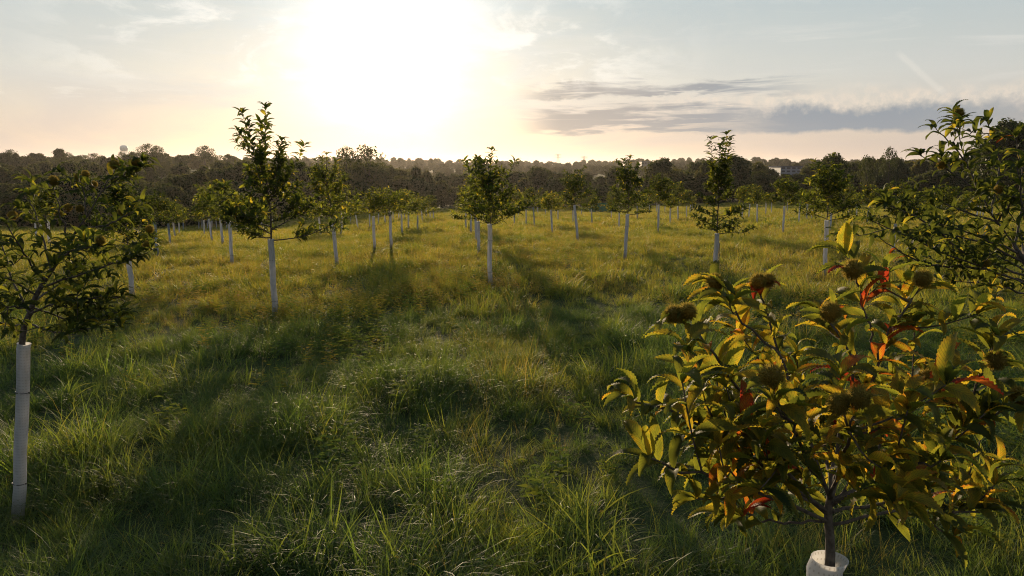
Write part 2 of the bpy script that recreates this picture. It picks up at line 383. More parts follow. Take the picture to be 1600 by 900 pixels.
def scatter(name, P, rot, scl, idx, coll, label, cat):
    me = bpy.data.meshes.new(name); me.vertices.add(len(P)); me.vertices.foreach_set('co', np.asarray(P, np.float32).ravel())
    a = me.attributes.new('rot', 'FLOAT_VECTOR', 'POINT'); a.data.foreach_set('vector', np.asarray(rot, np.float32).ravel())
    a = me.attributes.new('scl', 'FLOAT_VECTOR', 'POINT'); a.data.foreach_set('vector', np.asarray(scl, np.float32).ravel())
    a = me.attributes.new('idx', 'INT', 'POINT'); a.data.foreach_set('value', np.asarray(idx, np.int32))
    o = obj(name, me); o['kind'] = 'stuff'; tag(o, label, cat)
    ng = bpy.data.node_groups.new(name + '_nodes', 'GeometryNodeTree')
    ng.interface.new_socket('Geometry', in_out='INPUT', socket_type='NodeSocketGeometry')
    ng.interface.new_socket('Geometry', in_out='OUTPUT', socket_type='NodeSocketGeometry')
    N, L = ng.nodes, ng.links
    gi, go = N.new('NodeGroupInput'), N.new('NodeGroupOutput')
    ci = N.new('GeometryNodeCollectionInfo'); ci.inputs['Collection'].default_value = coll
    ci.inputs['Separate Children'].default_value = True; ci.inputs['Reset Children'].default_value = True
    ip = N.new('GeometryNodeInstanceOnPoints'); ip.inputs['Pick Instance'].default_value = True
    def na(n, t):
        x = N.new('GeometryNodeInputNamedAttribute'); x.data_type = t; x.inputs['Name'].default_value = n
        return [s for s in x.outputs if s.enabled and s.name == 'Attribute'][0]
    er = N.new('FunctionNodeEulerToRotation')
    L.new(na('rot', 'FLOAT_VECTOR'), er.inputs[0]); L.new(er.outputs[0], ip.inputs['Rotation'])
    L.new(na('scl', 'FLOAT_VECTOR'), ip.inputs['Scale']); L.new(na('idx', 'INT'), ip.inputs['Instance Index'])
    L.new(gi.outputs[0], ip.inputs['Points']); L.new(ci.outputs[0], ip.inputs['Instance']); L.new(ip.outputs[0], go.inputs[0])
    md = o.modifiers.new('scatter', 'NODES'); md.node_group = ng
    return o
def vnoise(x, y, s, seed):
    """smooth value noise in numpy"""
    q = np.random.default_rng(seed).uniform(0, 1, (64, 64)); x = x / s; y = y / s
    i, j = np.floor(x).astype(int), np.floor(y).astype(int); f, e = x - i, y - j
    f = f * f * (3 - 2 * f); e = e * e * (3 - 2 * e); w = lambda a, b: q[a % 64, b % 64]
    return (w(i, j) * (1 - f) + w(i + 1, j) * f) * (1 - e) + (w(i, j + 1) * (1 - f) + w(i + 1, j + 1) * f) * e
def field_points(r, y0, y1, dens, margin):
    """even random points over the part of the meadow the picture can show"""
    out = []
    edges = np.linspace(y0, y1, max(2, int((y1 - y0) / 3) + 1))
    for a, b in zip(edges[:-1], edges[1:]):
        hw = .74 * b + margin; n = int((b - a) * 2 * hw * dens)
        out.append(np.c_[r.uniform(-hw, hw, n), r.uniform(a, b, n)])
    return np.concatenate(out)
def make_grass():
    r = np.random.default_rng(5); ms = []
    def tuft(parts, mat=M_GRASS):
        V, F, T, n = [], [], [], 0
        for v, f, t in parts: V.append(v); F.append(f + n); T.append(t); n += len(v)
        return mesh('tuft', np.concatenate(V), np.concatenate(F), mat, True, {'tint': np.concatenate(T)})
    for k in range(6):      # 0-5 near fine tussocks
        ms.append(tuft([blade_set(r, 80, .16, .44, .0052, 6, 2.2, (0, .6)), blade_set(r, 44, .18, .28, .0055, 4, 1.8, (0, .5)), blade_set(r, 4, .1, .54, .003, 6, 1.9, (.6, 1.3))]))
    for k in range(3):      # 6-8 broad, upright
        ms.append(tuft([blade_set(r, 14, .09, .44, .010, 6, 1.4, (.2, .9)), blade_set(r, 50, .16, .34, .0042, 5, 2.0, (0, .6))]))
    for k in range(3):      # 9-11 dry stalks
        ms.append(tuft([blade_set(r, 24, .14, .55, .003, 6, 1.1, (1.0, 2.0)), blade_set(r, 40, .15, .22, .005, 4, 1.2, (.1, .8))]))
    for k in range(5):      # 12-16 middle distance
        ms.append(tuft([blade_set(r, 60, .22, .34, .011, 4, 1.4, (0, 1)), blade_set(r, 8, .2, .46, .009, 4, 1.0, (.7, 1.6))]))
    for k in range(4):      # 17-20 far
        ms.append(tuft([blade_set(r, 70, .55, .34, .030, 3, 1.2, (0, 1.1)), blade_set(r, 14, .5, .48, .020, 3, .9, (.7, 1.6))]))
    coll = source_collection('grass_tuft', ms)
    P, S, I = [], [], []
    def zone(y0, y1, dens, margin, pick):
        xy = field_points(r, y0, y1, dens, margin); n = len(xy)
        tus = vnoise(xy[:, 0], xy[:, 1], .62, 3); big = vnoise(xy[:, 0], xy[:, 1], 2.3, 4)
        s = .34 + 1.2 * tus ** 1.9 + .38 * big; s *= r.uniform(.7, 1.25, n) * np.interp(xy[:, 1], [6, 14, 40], [1, .80, .72]); s = np.maximum(s, r.uniform(.42, .6, n))
        P.append(np.c_[xy, terrain(xy[:, 0], xy[:, 1]) - .01]); S.append(np.c_[s * r.uniform(.85, 1.2, n), s * r.uniform(.85, 1.2, n), s])
        I.append(pick(xy, n))
    def near(xy, n):
        i = r.integers(0, 6, n); b = vnoise(xy[:, 0], xy[:, 1], 1.7, 8); q = r.uniform(0, 1, n)
        i = np.where((b > .50) & (q < .6), r.integers(6, 9, n), i); d = vnoise(xy[:, 0], xy[:, 1], 2.6, 9)
        return np.where((d > .68) & (q > .7), r.integers(9, 12, n), i)
    zone(-6, 9, 25, 3.0, near); zone(9, 15, 25, 2.5, near)
    zone(15, 45, 14, 3, lambda xy, n: r.integers(12, 17, n))
    zone(45, 175, 2.6, 8, lambda xy, n: r.integers(17, 21, n))
    P = np.concatenate(P); S = np.concatenate(S); I = np.concatenate(I); n = len(P)
    lx = vnoise(P[:, 0], P[:, 1], .9, 31) - .5; ly = vnoise(P[:, 0], P[:, 1], .9, 32) - .5      # lodged, swirling patches
    rot = np.c_[r.normal(0, .12, n) + 1.1 * lx, r.normal(0, .12, n) + 1.1 * ly, r.uniform(0, 6.283, n)]
    scatter('grass', P, rot, S, I, coll, 'tall uncut meadow grass covering the whole orchard floor', 'grass')
    # weeds: foxtails, leafy yellowing herbs
    ws = []
    def leafy_weed(h, nl, ll, tint):
        V, F, T, n = [], [], [], 0
        for s_ in range(r.integers(3, 6)):
            a = r.uniform(0, 6.28); ln = r.uniform(.05, .35); hh = h * r.uniform(.6, 1.1)
            top = np.array((math.cos(a) * ln * hh, math.sin(a) * ln * hh, hh)); off = np.array((r.normal(0, .05), r.normal(0, .05), 0))
            v, f, t = blade_set(r, 1, .01, hh, .005, 3, .3, (.6, .9)); V.append(v + off); F.append(f + n); T.append(t); n += len(v)
            for q in range(nl):
                u = (q + 1) / nl; c = off + top * u; b = q * 2.4 + r.uniform(-.4, .4); d = np.array((math.cos(b), math.sin(b), .35)); sd = np.array((-math.sin(b), math.cos(b), 0))
                l = ll * (1.1 - .6 * u) * r.uniform(.7, 1.2); w = l * .2
                v = np.array([c, c + d * l * .45 - sd * w, c + d * l * .95 + np.array((0, 0, -.25 * l)), c + d * l * .45 + sd * w]); V.append(v); F.append(np.array([[0, 1, 2, 3]]) + n); T.append(np.full(4, r.uniform(*tint))); n += 4
        return mesh('weed', np.concatenate(V), np.concatenate(F), M_WEED, False, {'tint': np.concatenate(T)})
    def foxtail():
        V, F, T, n = [], [], [], 0
        for s_ in range(9):
            v, f, t = blade_set(r, 1, .12, .55, .003, 6, 1.1, (1, 1.6)); 
            V.append(v); F.append(f + n); T.append(t); n += len(v)
            tip = v[-4:].mean(0); tip2 = v[-2:].mean(0); d = tip2 - tip; d /= np.linalg.norm(d) + 1e-6; d = d * .06
            m_ = 26; a = r.uniform(0, 6.28, m_); u = r.uniform(0, 1, m_); c = tip2 + d * (u[:, None] - .3)
            o_ = np.c_[np.cos(a), np.sin(a), r.uniform(-.4, .8, m_)] * .012 * (1.1 - u)[:, None]; sd = np.c_[-np.sin(a), np.cos(a), np.zeros(m_)] * .0016
            q = np.stack([c - sd, c + sd, c + o_ + sd * .3, c + o_ - sd * .3], 1).reshape(-1, 3)
            V.append(q); F.append(np.arange(4 * m_).reshape(-1, 4) + n); T.append(np.full(4 * m_, 1.7)); n += 4 * m_
        return mesh('foxtail', np.concatenate(V), np.concatenate(F), M_WEED, False, {'tint': np.concatenate(T)})
    for k in range(3): ws.append(leafy_weed(.42, 9, .12, (1.1, 1.8)))
    for k in range(3): ws.append(leafy_weed(.36, 8, .15, (0.1, .6)))
    for k in range(3): ws.append(foxtail())
    coll = source_collection('weed_source', ws)
    xy = field_points(r, 3, 42, 3.2, 1); b = vnoise(xy[:, 0], xy[:, 1], 2.2, 21); c = vnoise(xy[:, 0], xy[:, 1], 6.0, 22); q = r.uniform(0, 1, len(xy))
    band = np.exp(-((xy[:, 1] - 16) / 7) ** 2)
    keep = (q < np.where(xy[:, 1] < 10, .26, .12) + .9 * (b * .5 + c * .5 > .60 - .16 * band)); xy = xy[keep]; b = b[keep]; n = len(xy)
    k = r.integers(0, 9, n); k = np.where(xy[:, 1] < 9, np.where(k < 3, k + 3, k), k)
    s = r.uniform(.7, 1.25, n)
    gold = []                                            # golden patch round the foot of the full tree and towards the middle
    for px_, py_, sx_, m_ in ((430, 498, 30, 40), (520, 490, 70, 60), (600, 470, 70, 70), (690, 450, 50, 60), (650, 440, 60, 50), (760, 452, 40, 25), (330, 478, 40, 25)):
        for q in range(m_):
            h_ = hit(px_ + r.normal(0, sx_), py_ + r.normal(0, 9))
            if h_ is not None: gold.append(h_[0][:2])
    gold = np.array(gold); xy = np.r_[xy, gold]; k = np.r_[k, r.choice((0, 1, 2, 6, 7, 8, 0, 1), len(gold))]; s = np.r_[s, r.uniform(.6, 1.05, len(gold))]; n = len(xy)
    scatter('weeds', np.c_[xy, terrain(xy[:, 0], xy[:, 1])], np.c_[np.zeros(n), np.zeros(n), r.uniform(0, 6.28, n)], np.c_[s, s, s], k, coll,
            'yellowing leafy weeds and foxtail seed heads scattered through the meadow grass', 'weeds')
make_grass()

# ------------------------------------------------------------------ leaves
def leaf_template(nst, droop, fold, wid, teeth=False, wave=0.0, seed=0):
    """leaf of unit length along +X with its face to +Z"""
    s = np.linspace(0, 1, nst + 1); prof = np.clip(np.sin(np.pi * np.clip(s, 0, 1) ** .82), 0, 1) ** .85 * wid / 2
    prof[0] = .006; prof[-1] = .002
    ang = droop * (s ** 1.2) - droop * .25; x = np.concatenate([[0], np.cumsum(np.cos((ang[1:] + ang[:-1]) / 2)) / nst]); z = -np.concatenate([[0], np.cumsum(np.sin((ang[1:] + ang[:-1]) / 2)) / nst])
    cols = (-1, -.5, 0, .5, 1) if teeth else (-1, 0, 1)
    V, U = [], []
    for i in range(nst + 1):
        for c in cols:
            w = prof[i]; sx = 0
            if teeth and 0 < i < nst:
                if abs(c) == 1: w *= 1.04 if i % 2 == 0 else .975; sx = .011 if i % 2 == 0 else -.004
            zz = abs(c) * w * math.tan(fold) + (.010 * math.sin(i * math.pi + abs(c) * 2.2) * (abs(c) > .3) if teeth else 0) + wave * w * math.sin(s[i] * 9 + c * 1.7 + seed)
            n = np.array((math.sin(ang[i]), 0, math.cos(ang[i])))
            V.append(np.array((x[i] + sx, c * w, z[i])) + n * zz); U.append((s[i], c))
    k = len(cols)
    F = [[i * k + j, (i + 1) * k + j, (i + 1) * k + j + 1, i * k + j + 1] for i in range(nst) for j in range(k - 1)]
    return np.array(V), np.array(F), np.array(U)
T_LOW = [leaf_template(4, d, f, w) for d, f, w in ((1.3, .35, .30), (1.8, .3, .32), (.9, .45, .28), (2.2, .25, .30))]
T_FAR = [leaf_template(2, d, f, w) for d, f, w in ((.9, .3, .42), (1.4, .25, .45), (.5, .4, .40))]
T_HERO = [leaf_template(30, d, f, w, True, wv, i) for i, (d, f, w, wv) in enumerate(((1.5, .25, .26, .10), (1.9, .35, .24, .16), (1.1, .42, .24, .12), (2.4, .2, .27, .2), (1.7, .55, .25, .24)))]
def frames(d, up, roll):
    """stack of 3x3 matrices whose columns are leaf x, y, z"""
    d = d / np.linalg.norm(d, axis=1)[:, None]; y = np.cross(up, d); y /= np.linalg.norm(y, axis=1)[:, None] + 1e-6; z = np.cross(d, y)
    c, s = np.cos(roll)[:, None], np.sin(roll)[:, None]
    return np.stack([d, y * c + z * s, z * c - y * s], -1)
def join_leaves(name, pos, M, L, tint, temps, mat, r, uv=False):
    V, F, T, U, n = [], [], [], [], 0; pick = r.integers(0, len(temps), len(pos))
    for k, (tv, tf, tu) in enumerate(temps):
        q = pick == k; c = int(q.sum())
        if not c: continue
        v = np.einsum('nij,kj->nki', M[q], tv) * L[q][:, None, None] + pos[q][:, None]
        V.append(v.reshape(-1, 3)); F.append((np.arange(c)[:, None, None] * len(tv) + tf[None]).reshape(-1, 4) + n); T.append(np.repeat(tint[q], len(tv)))
        if uv: U.append(np.tile(tu, (c, 1)))
        n += c * len(tv)
    return mesh(name, np.concatenate(V), np.concatenate(F), mat, True, {'tint': np.concatenate(T)}, np.concatenate(U) if uv else None)
def bez(P, n):
    """smooth polyline through points"""
    P = np.asarray(P, float)
    if len(P) == 2: return P[0] + (P[1] - P[0]) * np.linspace(0, 1, n)[:, None]
    Q = np.vstack([2 * P[0] - P[1], P, 2 * P[-1] - P[-2]]); out = []
    for u in np.linspace(0, len(P) - 1 - 1e-6, n):
        i = int(u); t = u - i; a, b, c, d = Q[i:i + 4]
        out.append(.5 * (2 * b + (c - a) * t + (2 * a - 5 * b + 4 * c - d) * t * t + (3 * b - a - 3 * c + d) * t ** 3))
    return np.array(out)
def shoot_leaves(r, pts, f0, spacing, Lr, out, tip=4, upb=.25):
    """alternate leaves along a shoot from fraction f0 on, a whorl at its tip"""
    seg = np.linalg.norm(np.diff(pts, axis=0), axis=1); cum = np.concatenate([[0], np.cumsum(seg)]); tot = cum[-1]
    ss = np.arange(f0 * tot, tot, spacing); ss = ss + r.uniform(-.3, .3, len(ss)) * spacing
    ss = np.clip(np.concatenate([ss, np.full(tip, tot)]), 0, tot)
    a0 = r.uniform(0, 6.28)
    for k, s in enumerate(ss):
        p = np.array([np.interp(s, cum, pts[:, c]) for c in range(3)])
        i = min(np.searchsorted(cum, s), len(pts) - 1); t = pts[i] - pts[i - 1]; t = t / (np.linalg.norm(t) + 1e-9)
        h = np.array((0, 0, 1.)) if abs(t[2]) < .9 else np.array((1., 0, 0)); a = np.cross(t, h); a /= np.linalg.norm(a); b = np.cross(t, a)
        an = a0 + k * 2.6 + r.normal(0, .4); side = a * math.cos(an) + b * math.sin(an)
        endy = k >= len(ss) - tip
        side[2] = max(side[2], -.25)
        d = t * (r.uniform(.35, .8) if endy else r.uniform(.1, .45)) + side * r.uniform(.7, 1.0) + np.array((0, 0, 1)) * (upb + r.normal(0, .18))
        out.append((p, d, r.uniform(*Lr) * (.8 if endy and r.uniform() < .4 else 1)))
def leaf_arrays(r, out, tr, updown=.0):
    pos = np.array([o[0] for o in out]); d = np.array([o[1] for o in out]); L = np.array([o[2] for o in out])
    up = np.tile(np.array((0, 0, 1.)), (len(out), 1)) + r.normal(0, .2, (len(out), 3))
    return pos, frames(d, up, r.normal(0, .28, len(out))), L, tr(len(out))
def grow(r, H, z0, Rad, nsc_=11, dens=1.0, Lr=(.13, .19), n_up=4, lean=(0, 0), low_skirt=0.0, top=.80, uw=.6):
    """young orchard tree: trunk with limbs (MB) and leaves, base at the origin"""
    mb = MB(); lv = []; zt = H * top; nsc = int(nsc_ * 1.3)
    def ax(z): return np.array((lean[0] * z + .05 * max(0, z - 1.3) * math.sin(z * 2.1 + H * 9), lean[1] * z + .05 * max(0, z - 1.3) * math.cos(z * 1.7 + H * 5), z))
    zs = np.linspace(-.1, zt, 10); T = np.array([ax(z) for z in zs]); mb.tube(T, np.linspace(.023, .010, 10) * H / 3.6, 7)
    sp = .038 / dens
    for i in range(nsc):
        t = i / max(1, nsc - 1); z = z0 + (zt - z0) * t ** 1.1 * .93; a = i * 2.4 + r.uniform(-.5, .5)
        ln = Rad * (1.05 - .42 * t) * r.uniform(.8, 1.2) * (1 + low_skirt * (i < 3)); e = R(5 + 58 * t + r.uniform(-12, 12))
        p0 = ax(z); hd = np.array((math.cos(a), math.sin(a), 0)); P = [p0]
        for k in range(1, 5): P.append(P[-1] + ln / 4 * (hd * math.cos(e) + np.array((0, 0, 1)) * math.sin(e)) + r.normal(0, .025, 3)); e += R(r.uniform(2, 9))
        P = bez(P, 8); mb.tube(P, np.linspace(.012, .004, 8) * H / 3.6, 5)
        shoot_leaves(r, P, .35, sp, Lr, lv, 4)
        nt_ = int(r.integers(4, 7) * min(1.4, .6 + ln * .6))
        for q in range(nt_):
            u = r.uniform(.2, .98); b = P[int(u * 7)]; aa = a + r.choice((-1, 1)) * r.uniform(.4, 1.3); l2 = ln * r.uniform(.28, .55)
            dd = np.array((math.cos(aa), math.sin(aa), r.uniform(-.25, .75))); Q = bez([b, b + dd * l2 * .5, b + dd * l2 + np.array((0, 0, .12 * l2))], 5)
            mb.tube(Q, np.linspace(.006, .0025, 5), 4); shoot_leaves(r, Q, .15, sp, Lr, lv, 4)
    for i in range(n_up + 2):                                    # upright shoots of the year
        z = zt * r.uniform(.68, .99) if i else zt; b = ax(z); a = i * 2.1 + r.uniform(-.5, .5); hh = (H - z) * (1.0 if i == 0 else r.uniform(.5, .97))
        o_ = np.array((math.cos(a), math.sin(a), 0)) * Rad * uw * r.uniform(.5, 1.1) * (0.15 if i == 0 else 1)
        Q = bez([b, b + o_ * .6 + np.array((0, 0, hh * .4)), b + o_ + np.array((0, 0, hh))], 8)
        mb.tube(Q, np.linspace(.009, .003, 8), 5); shoot_leaves(r, Q, .05, sp * .8, (Lr[0] * 1.1, Lr[1] * 1.15), lv, 5, .2)
    return mb, lv

# guard tubes: open plastic cylinder with thickness and flared lip
def tube_mesh(h, rad, r, k=20):
    zs = np.array([-.06, .0, .3, .6, .9, 1.2, h - .04, h - .012, h]); rr = np.array([1, 1, 1.01, .99, 1.01, .99, 1, 1.02, 1.05]) * rad
    wob = r.normal(0, .008, (len(zs), 2)); t = np.arange(k) / k * 2 * np.pi; V = []
    for s_, off in ((1, 0), (-1, -.0025)):
        for i in range(len(zs)): V.append(np.c_[(rr[i] + off) * np.cos(t) * 1.04 + wob[i, 0], (rr[i] + off) * np.sin(t) * .96 + wob[i, 1], np.full(k, zs[i] - (0 if off == 0 else .0005))])
    n = len(zs); V = np.concatenate(V); F = []
    for s_ in range(2):
        for i in range(n - 1):
            for j in range(k):
                a = s_ * n * k + i * k + j; b = s_ * n * k + i * k + (j + 1) % k; q = [a, b, b + k, a + k]; F.append(q if s_ == 0 else q[::-1])
    for j in range(k): F.append([(n - 1) * k + j, (n - 1) * k + (j + 1) % k, (2 * n - 1) * k + (j + 1) % k, (2 * n - 1) * k + j])
    return mesh('guard_tube', V, np.array(F), M_TUBE, True)
def stake_mesh(h, rad):
    mb = MB(); mb.box((rad + .016, .008, h / 2 - .1), (.024, .024, h + .1)); return mb.mesh('stake', M_STAKE, False)
TUBES = [tube_mesh(1.52, .054, np.random.default_rng(s)) for s in range(4)]
def tie_mesh():
    mb = MB(); t = np.linspace(0, 2 * np.pi, 21)
    for z in (.35, 1.12): mb.tube(np.c_[np.cos(t) * .0585, np.sin(t) * .055, np.full(21, z)], .0035, 5); mb.box((.062, .0, z), (.012, .01, .012))
    return mb.mesh('tie', simple('tie_plastic', (.06, .06, .06), .5), False)
TIE = tie_mesh()
STAKE = stake_mesh(1.28, .056)
def add_guard(root, r, h=1.52, tilt=(0, 0), stake=False, wide=1.0, k=None):
    o = obj('guard_tube', TUBES[int(r.integers(0, 4)) if k is None else k], root)
    o.scale = (wide, wide, h / 1.52); o.rotation_euler = (-tilt[1], tilt[0], 0)
    if stake: obj('stake', STAKE, o)
    elif wide <= 1: obj('tie', TIE, o)
    return o

# burr: spiny husk
def burr_mesh():
    r = np.random.default_rng(77); mb = MB(); n = 14; a = np.linspace(0, np.pi, n)
    P = np.c_[np.zeros(n), np.zeros(n), -np.cos(a) * .026]; mb.tube(P, np.maximum(np.sin(a) * .026, .0015), 14)
    k = 850; v = r.normal(0, 1, (k, 3)); v /= np.linalg.norm(v, axis=1)[:, None]; sd = np.cross(v, r.normal(0, 1, (k, 3))); sd /= np.linalg.norm(sd, axis=1)[:, None]; s2 = np.cross(v, sd)
    v2 = v + r.normal(0, .16, (k, 3)); ln = r.uniform(.010, .0145, k)[:, None]; b = v * .025; t = b + v2 * ln; w = .0009
    for u in (sd, s2):
        mb.add(np.stack([b - u * w, b + u * w, t + u * w * .15, t - u * w * .15], 1).reshape(-1, 3), np.arange(4 * k).reshape(-1, 4))
    m, g, out = new_mat('burr_spines'); geo = g.n('ShaderNodeNewGeometry'); nz = g.noise(geo.outputs['Position'], 30.0, 3)
    c = g.mix(nz, (.045, .05, .014, 1), (.085, .075, .024, 1)); leafy(g, out, c, (.62, .46, .10, 1), .46, .6, .1)
    return mb.mesh('burr', m, True)
BURR = burr_mesh()

HERO_TINTS = [.08, .2, .3, .42, .5, .58, .68, .78, .88, .98]
HERO_MESH = {}
def hero_mesh(s, t):
    if (s, t) not in HERO_MESH:
        v, f, u = T_HERO[s]; HERO_MESH[(s, t)] = mesh('leaf', v, f, M_LEAF, True, {'tint': np.full(len(v), HERO_TINTS[t])}, u)
    return HERO_MESH[(s, t)]
def hero_tree(base, trunk, branches, burrs, label, r, tintp, Lr, spacing, twigs, guard, trunk_r, group='large near chestnut trees', budget=300):
    """tree with each near leaf its own part. All points are points of the place."""
    hi = base[2] + 2.22; root = thing('chestnut_tree', label, 'tree', base, group); B = np.asarray(base); lv = []
    mb = MB(); T = bez(np.asarray(trunk) - B, 14); mb.tube(T, np.linspace(trunk_r, trunk_r * .55, 14), 10); obj('trunk', mb.mesh('trunk', M_BARK), root)
    for pts, f0 in branches:
        P = bez(np.asarray(pts) - B, 12); P[1:-1] += r.normal(0, .006, (10, 3)); ln = np.linalg.norm(np.diff(P, axis=0), axis=1).sum()
        m2 = MB(); m2.tube(P, np.linspace(max(.007, trunk_r * .32) * min(1, ln + .3), .0035, 12), 7)
        shoot_leaves(r, P, f0, spacing, Lr, lv, 5, .14)
        for q in range(int(twigs * ln * (1.5 if pts[-1][2] < hi else .8) + .5)):
            u = r.uniform(max(.2, f0 - .15), .95); b = P[int(u * 11)]; t = P[min(11, int(u * 11) + 1)] - P[max(0, int(u * 11) - 1)]; t /= np.linalg.norm(t) + 1e-9
            d = t * .7 + r.normal(0, .55, 3) + np.array((0, 0, .15)); d[2] = min(d[2], .12) if b[2] + B[2] > hi else d[2]; d /= np.linalg.norm(d); l2 = r.uniform(.12, .30) * min(1.6, .6 + ln * .5)
            Q = bez([b, b + d * l2 * .5, b + d * l2 + np.array((0, 0, .04))], 6); m2.tube(Q, np.linspace(.004, .002, 6), 5); shoot_leaves(r, Q, .25, spacing, Lr, lv, 4)
        obj('branch', m2.mesh('branch', M_BARK), root)
    pos, M, L, _ = leaf_arrays(r, lv, lambda n: np.zeros(n)); n = len(pos)
    tint = tintp(r, pos + B)
    wp = pos + B; dist = np.linalg.norm(wp - np.array((0, 0, CAM_H)), axis=1)
    inview = np.abs(wp[:, 0] / np.maximum(wp[:, 1], .1)) < .72
    order = np.argsort(dist + (~inview) * 50 + r.uniform(0, .15, n)); big = order[:budget]; rest = order[budget:]
    for i in big:
        s = int(r.integers(0, len(T_HERO))); t = int(np.argmin([abs(tint[i] - q) for q in HERO_TINTS]))
        o = obj('leaf', hero_mesh(s, t), root); o.matrix_basis = Matrix.Translation(pos[i]) @ Matrix(M[i].tolist()).to_4x4() @ Matrix.Diagonal((L[i], L[i], L[i], 1))
    if len(rest):
        o = obj('foliage', join_leaves('foliage', pos[rest], M[rest], L[rest], tint[rest], T_HERO, M_LEAF, r, True), root); o['kind'] = 'stuff'
    for p, s in burrs:
        vw = np.array((0, 0, CAM_H)) - np.asarray(p); o = obj('burr', BURR, root, np.asarray(p) - B + vw / np.linalg.norm(vw) * .07 + np.array((0, 0, .02))); o.rotation_euler = r.uniform(0, 6, 3); o.scale = (s, s, s * .92)
    guard(root); return root, n

# ------------------------------------------------------------------ the three near trees
def tint_fore(r, p):
    t = r.normal(.50, .11, len(p)); q = r.uniform(0, 1, len(p))
    t = np.where(q < .16, r.uniform(.60, .72, len(p)), t); ax_ = at(1297, 700, 2.6); inner = np.hypot(p[:, 0] - ax_[0], p[:, 1] - ax_[1]) < .42
    t = np.where((q > .90) & inner, r.uniform(.82, 1.0, len(p)), t)
    return np.clip(t, .1, 1)
def near_right():
    r = np.random.default_rng(21); d0 = 2.60
    def A(x, y, o=0.0): return at(x, y, d0 + o)
    top = A(1298, 872); base = np.array((top[0], top[1], float(terrain(top[0], top[1]))))
    base_t = [base + (0, 0, .0), base + (0, 0, .8), top + (0, 0, -.1), A(1297, 850), A(1294, 800), A(1300, 765)]
    br = [
        ([A(1294, 805), A(1235, 742, -.05), A(1172, 640, -.1), A(1112, 548, -.12), A(1070, 505, -.12)], .35),
        ([A(1294, 800), A(1190, 725, -.15), A(1090, 665, -.2), A(990, 628, -.25)], .35),
        ([A(1294, 815), A(1200, 775, -.2), A(1110, 745, -.3), A(1015, 715, -.35)], .4),
        ([A(1298, 775), A(1312, 680, .05), A(1335, 600, .1), A(1322, 540, .05), A(1297, 505, .05)], .35),
        ([A(1300, 775), A(1345, 640, .1), A(1378, 550, .15), A(1408, 490, .15), A(1440, 450, .15)], .55),
        ([A(1372, 562, .13), A(1350, 490, .15), A(1338, 432, .15)], .55),
        ([A(1302, 780), A(1400, 742, 0), A(1480, 690, 0), A(1520, 620, 0), A(1548, 545, 0)], .45),
        ([A(1480, 690, 0), A(1560, 648, -.1), A(1620, 615, -.1)], .3),
        ([A(1298, 820), A(1390, 800, -.05), A(1470, 805, 0), A(1540, 795, 0)], .45),
        ([A(1296, 775), A(1252, 650, .15), A(1215, 540, .25), A(1188, 462, .25)], .45),
        ([A(1222, 560, .22), A(1160, 500, .25), A(1120, 450, .2)], .5),
        ([A(1297, 780), A(1250, 690, -.3), A(1210, 630, -.5)], .4),
        ([A(1300, 780), A(1320, 700, -.35), A(1335, 650, -.55)], .4),
        ([A(1300, 775), A(1340, 660, .4), A(1395, 590, .6)], .35),
        ([A(1300, 775), A(1280, 660, .4), A(1240, 590, .6)], .35),
        ([A(1302, 785), A(1380, 690, .1), A(1447, 605, .1)], .45),
        ([A(1294, 815), A(1215, 815, -.05), A(1135, 800, -.05)], .55),
        ([A(1300, 790), A(1400, 740, -.4), A(1470, 720, -.5)], .4),
        ([A(1296, 800), A(1210, 740, .3), A(1130, 690, .45)], .4),
        ([A(1300, 800), A(1430, 770, .3), A(1560, 730, .35)], .35),
    ]
    bu = [(A(1052, 500, -.1), .95), (A(1074, 496, -.12), .95), (A(1117, 449, .2), 1.0), (A(1184, 448, .25), 1.0), (A(1199, 446, .27), .9), (A(1297, 496, .05), 1.1), (A(1332, 430, .14), 1.15),
          (A(1441, 444, .13), 1.0), (A(1555, 572, 0), 1.05), (A(1447, 596, .1), .9), (A(1592, 628, -.1), .95), (A(1203, 598, -.55), 1.0), (A(1341, 632, -.58), 1.0), (A(1310, 643, -.55), .95)]
    def guard(root):
        o = add_guard(root, r, top[2] - base[2], k=0, wide=1.08)
        o['label'] = 'white translucent plastic tube round the foot of the trunk'
    return hero_tree(base, base_t, br, bu, 'nearest chestnut tree with yellow and red autumn leaves, its tube rim at the bottom edge', r, tint_fore, (.125, .185), .029, 3.8, guard, .022)
def tint_left(r, p):
    t = r.normal(.22, .10, len(p)); q = r.uniform(0, 1, len(p)); t = np.where(q < .07, r.uniform(.5, .62, len(p)), t); return np.clip(t, 0, 1)
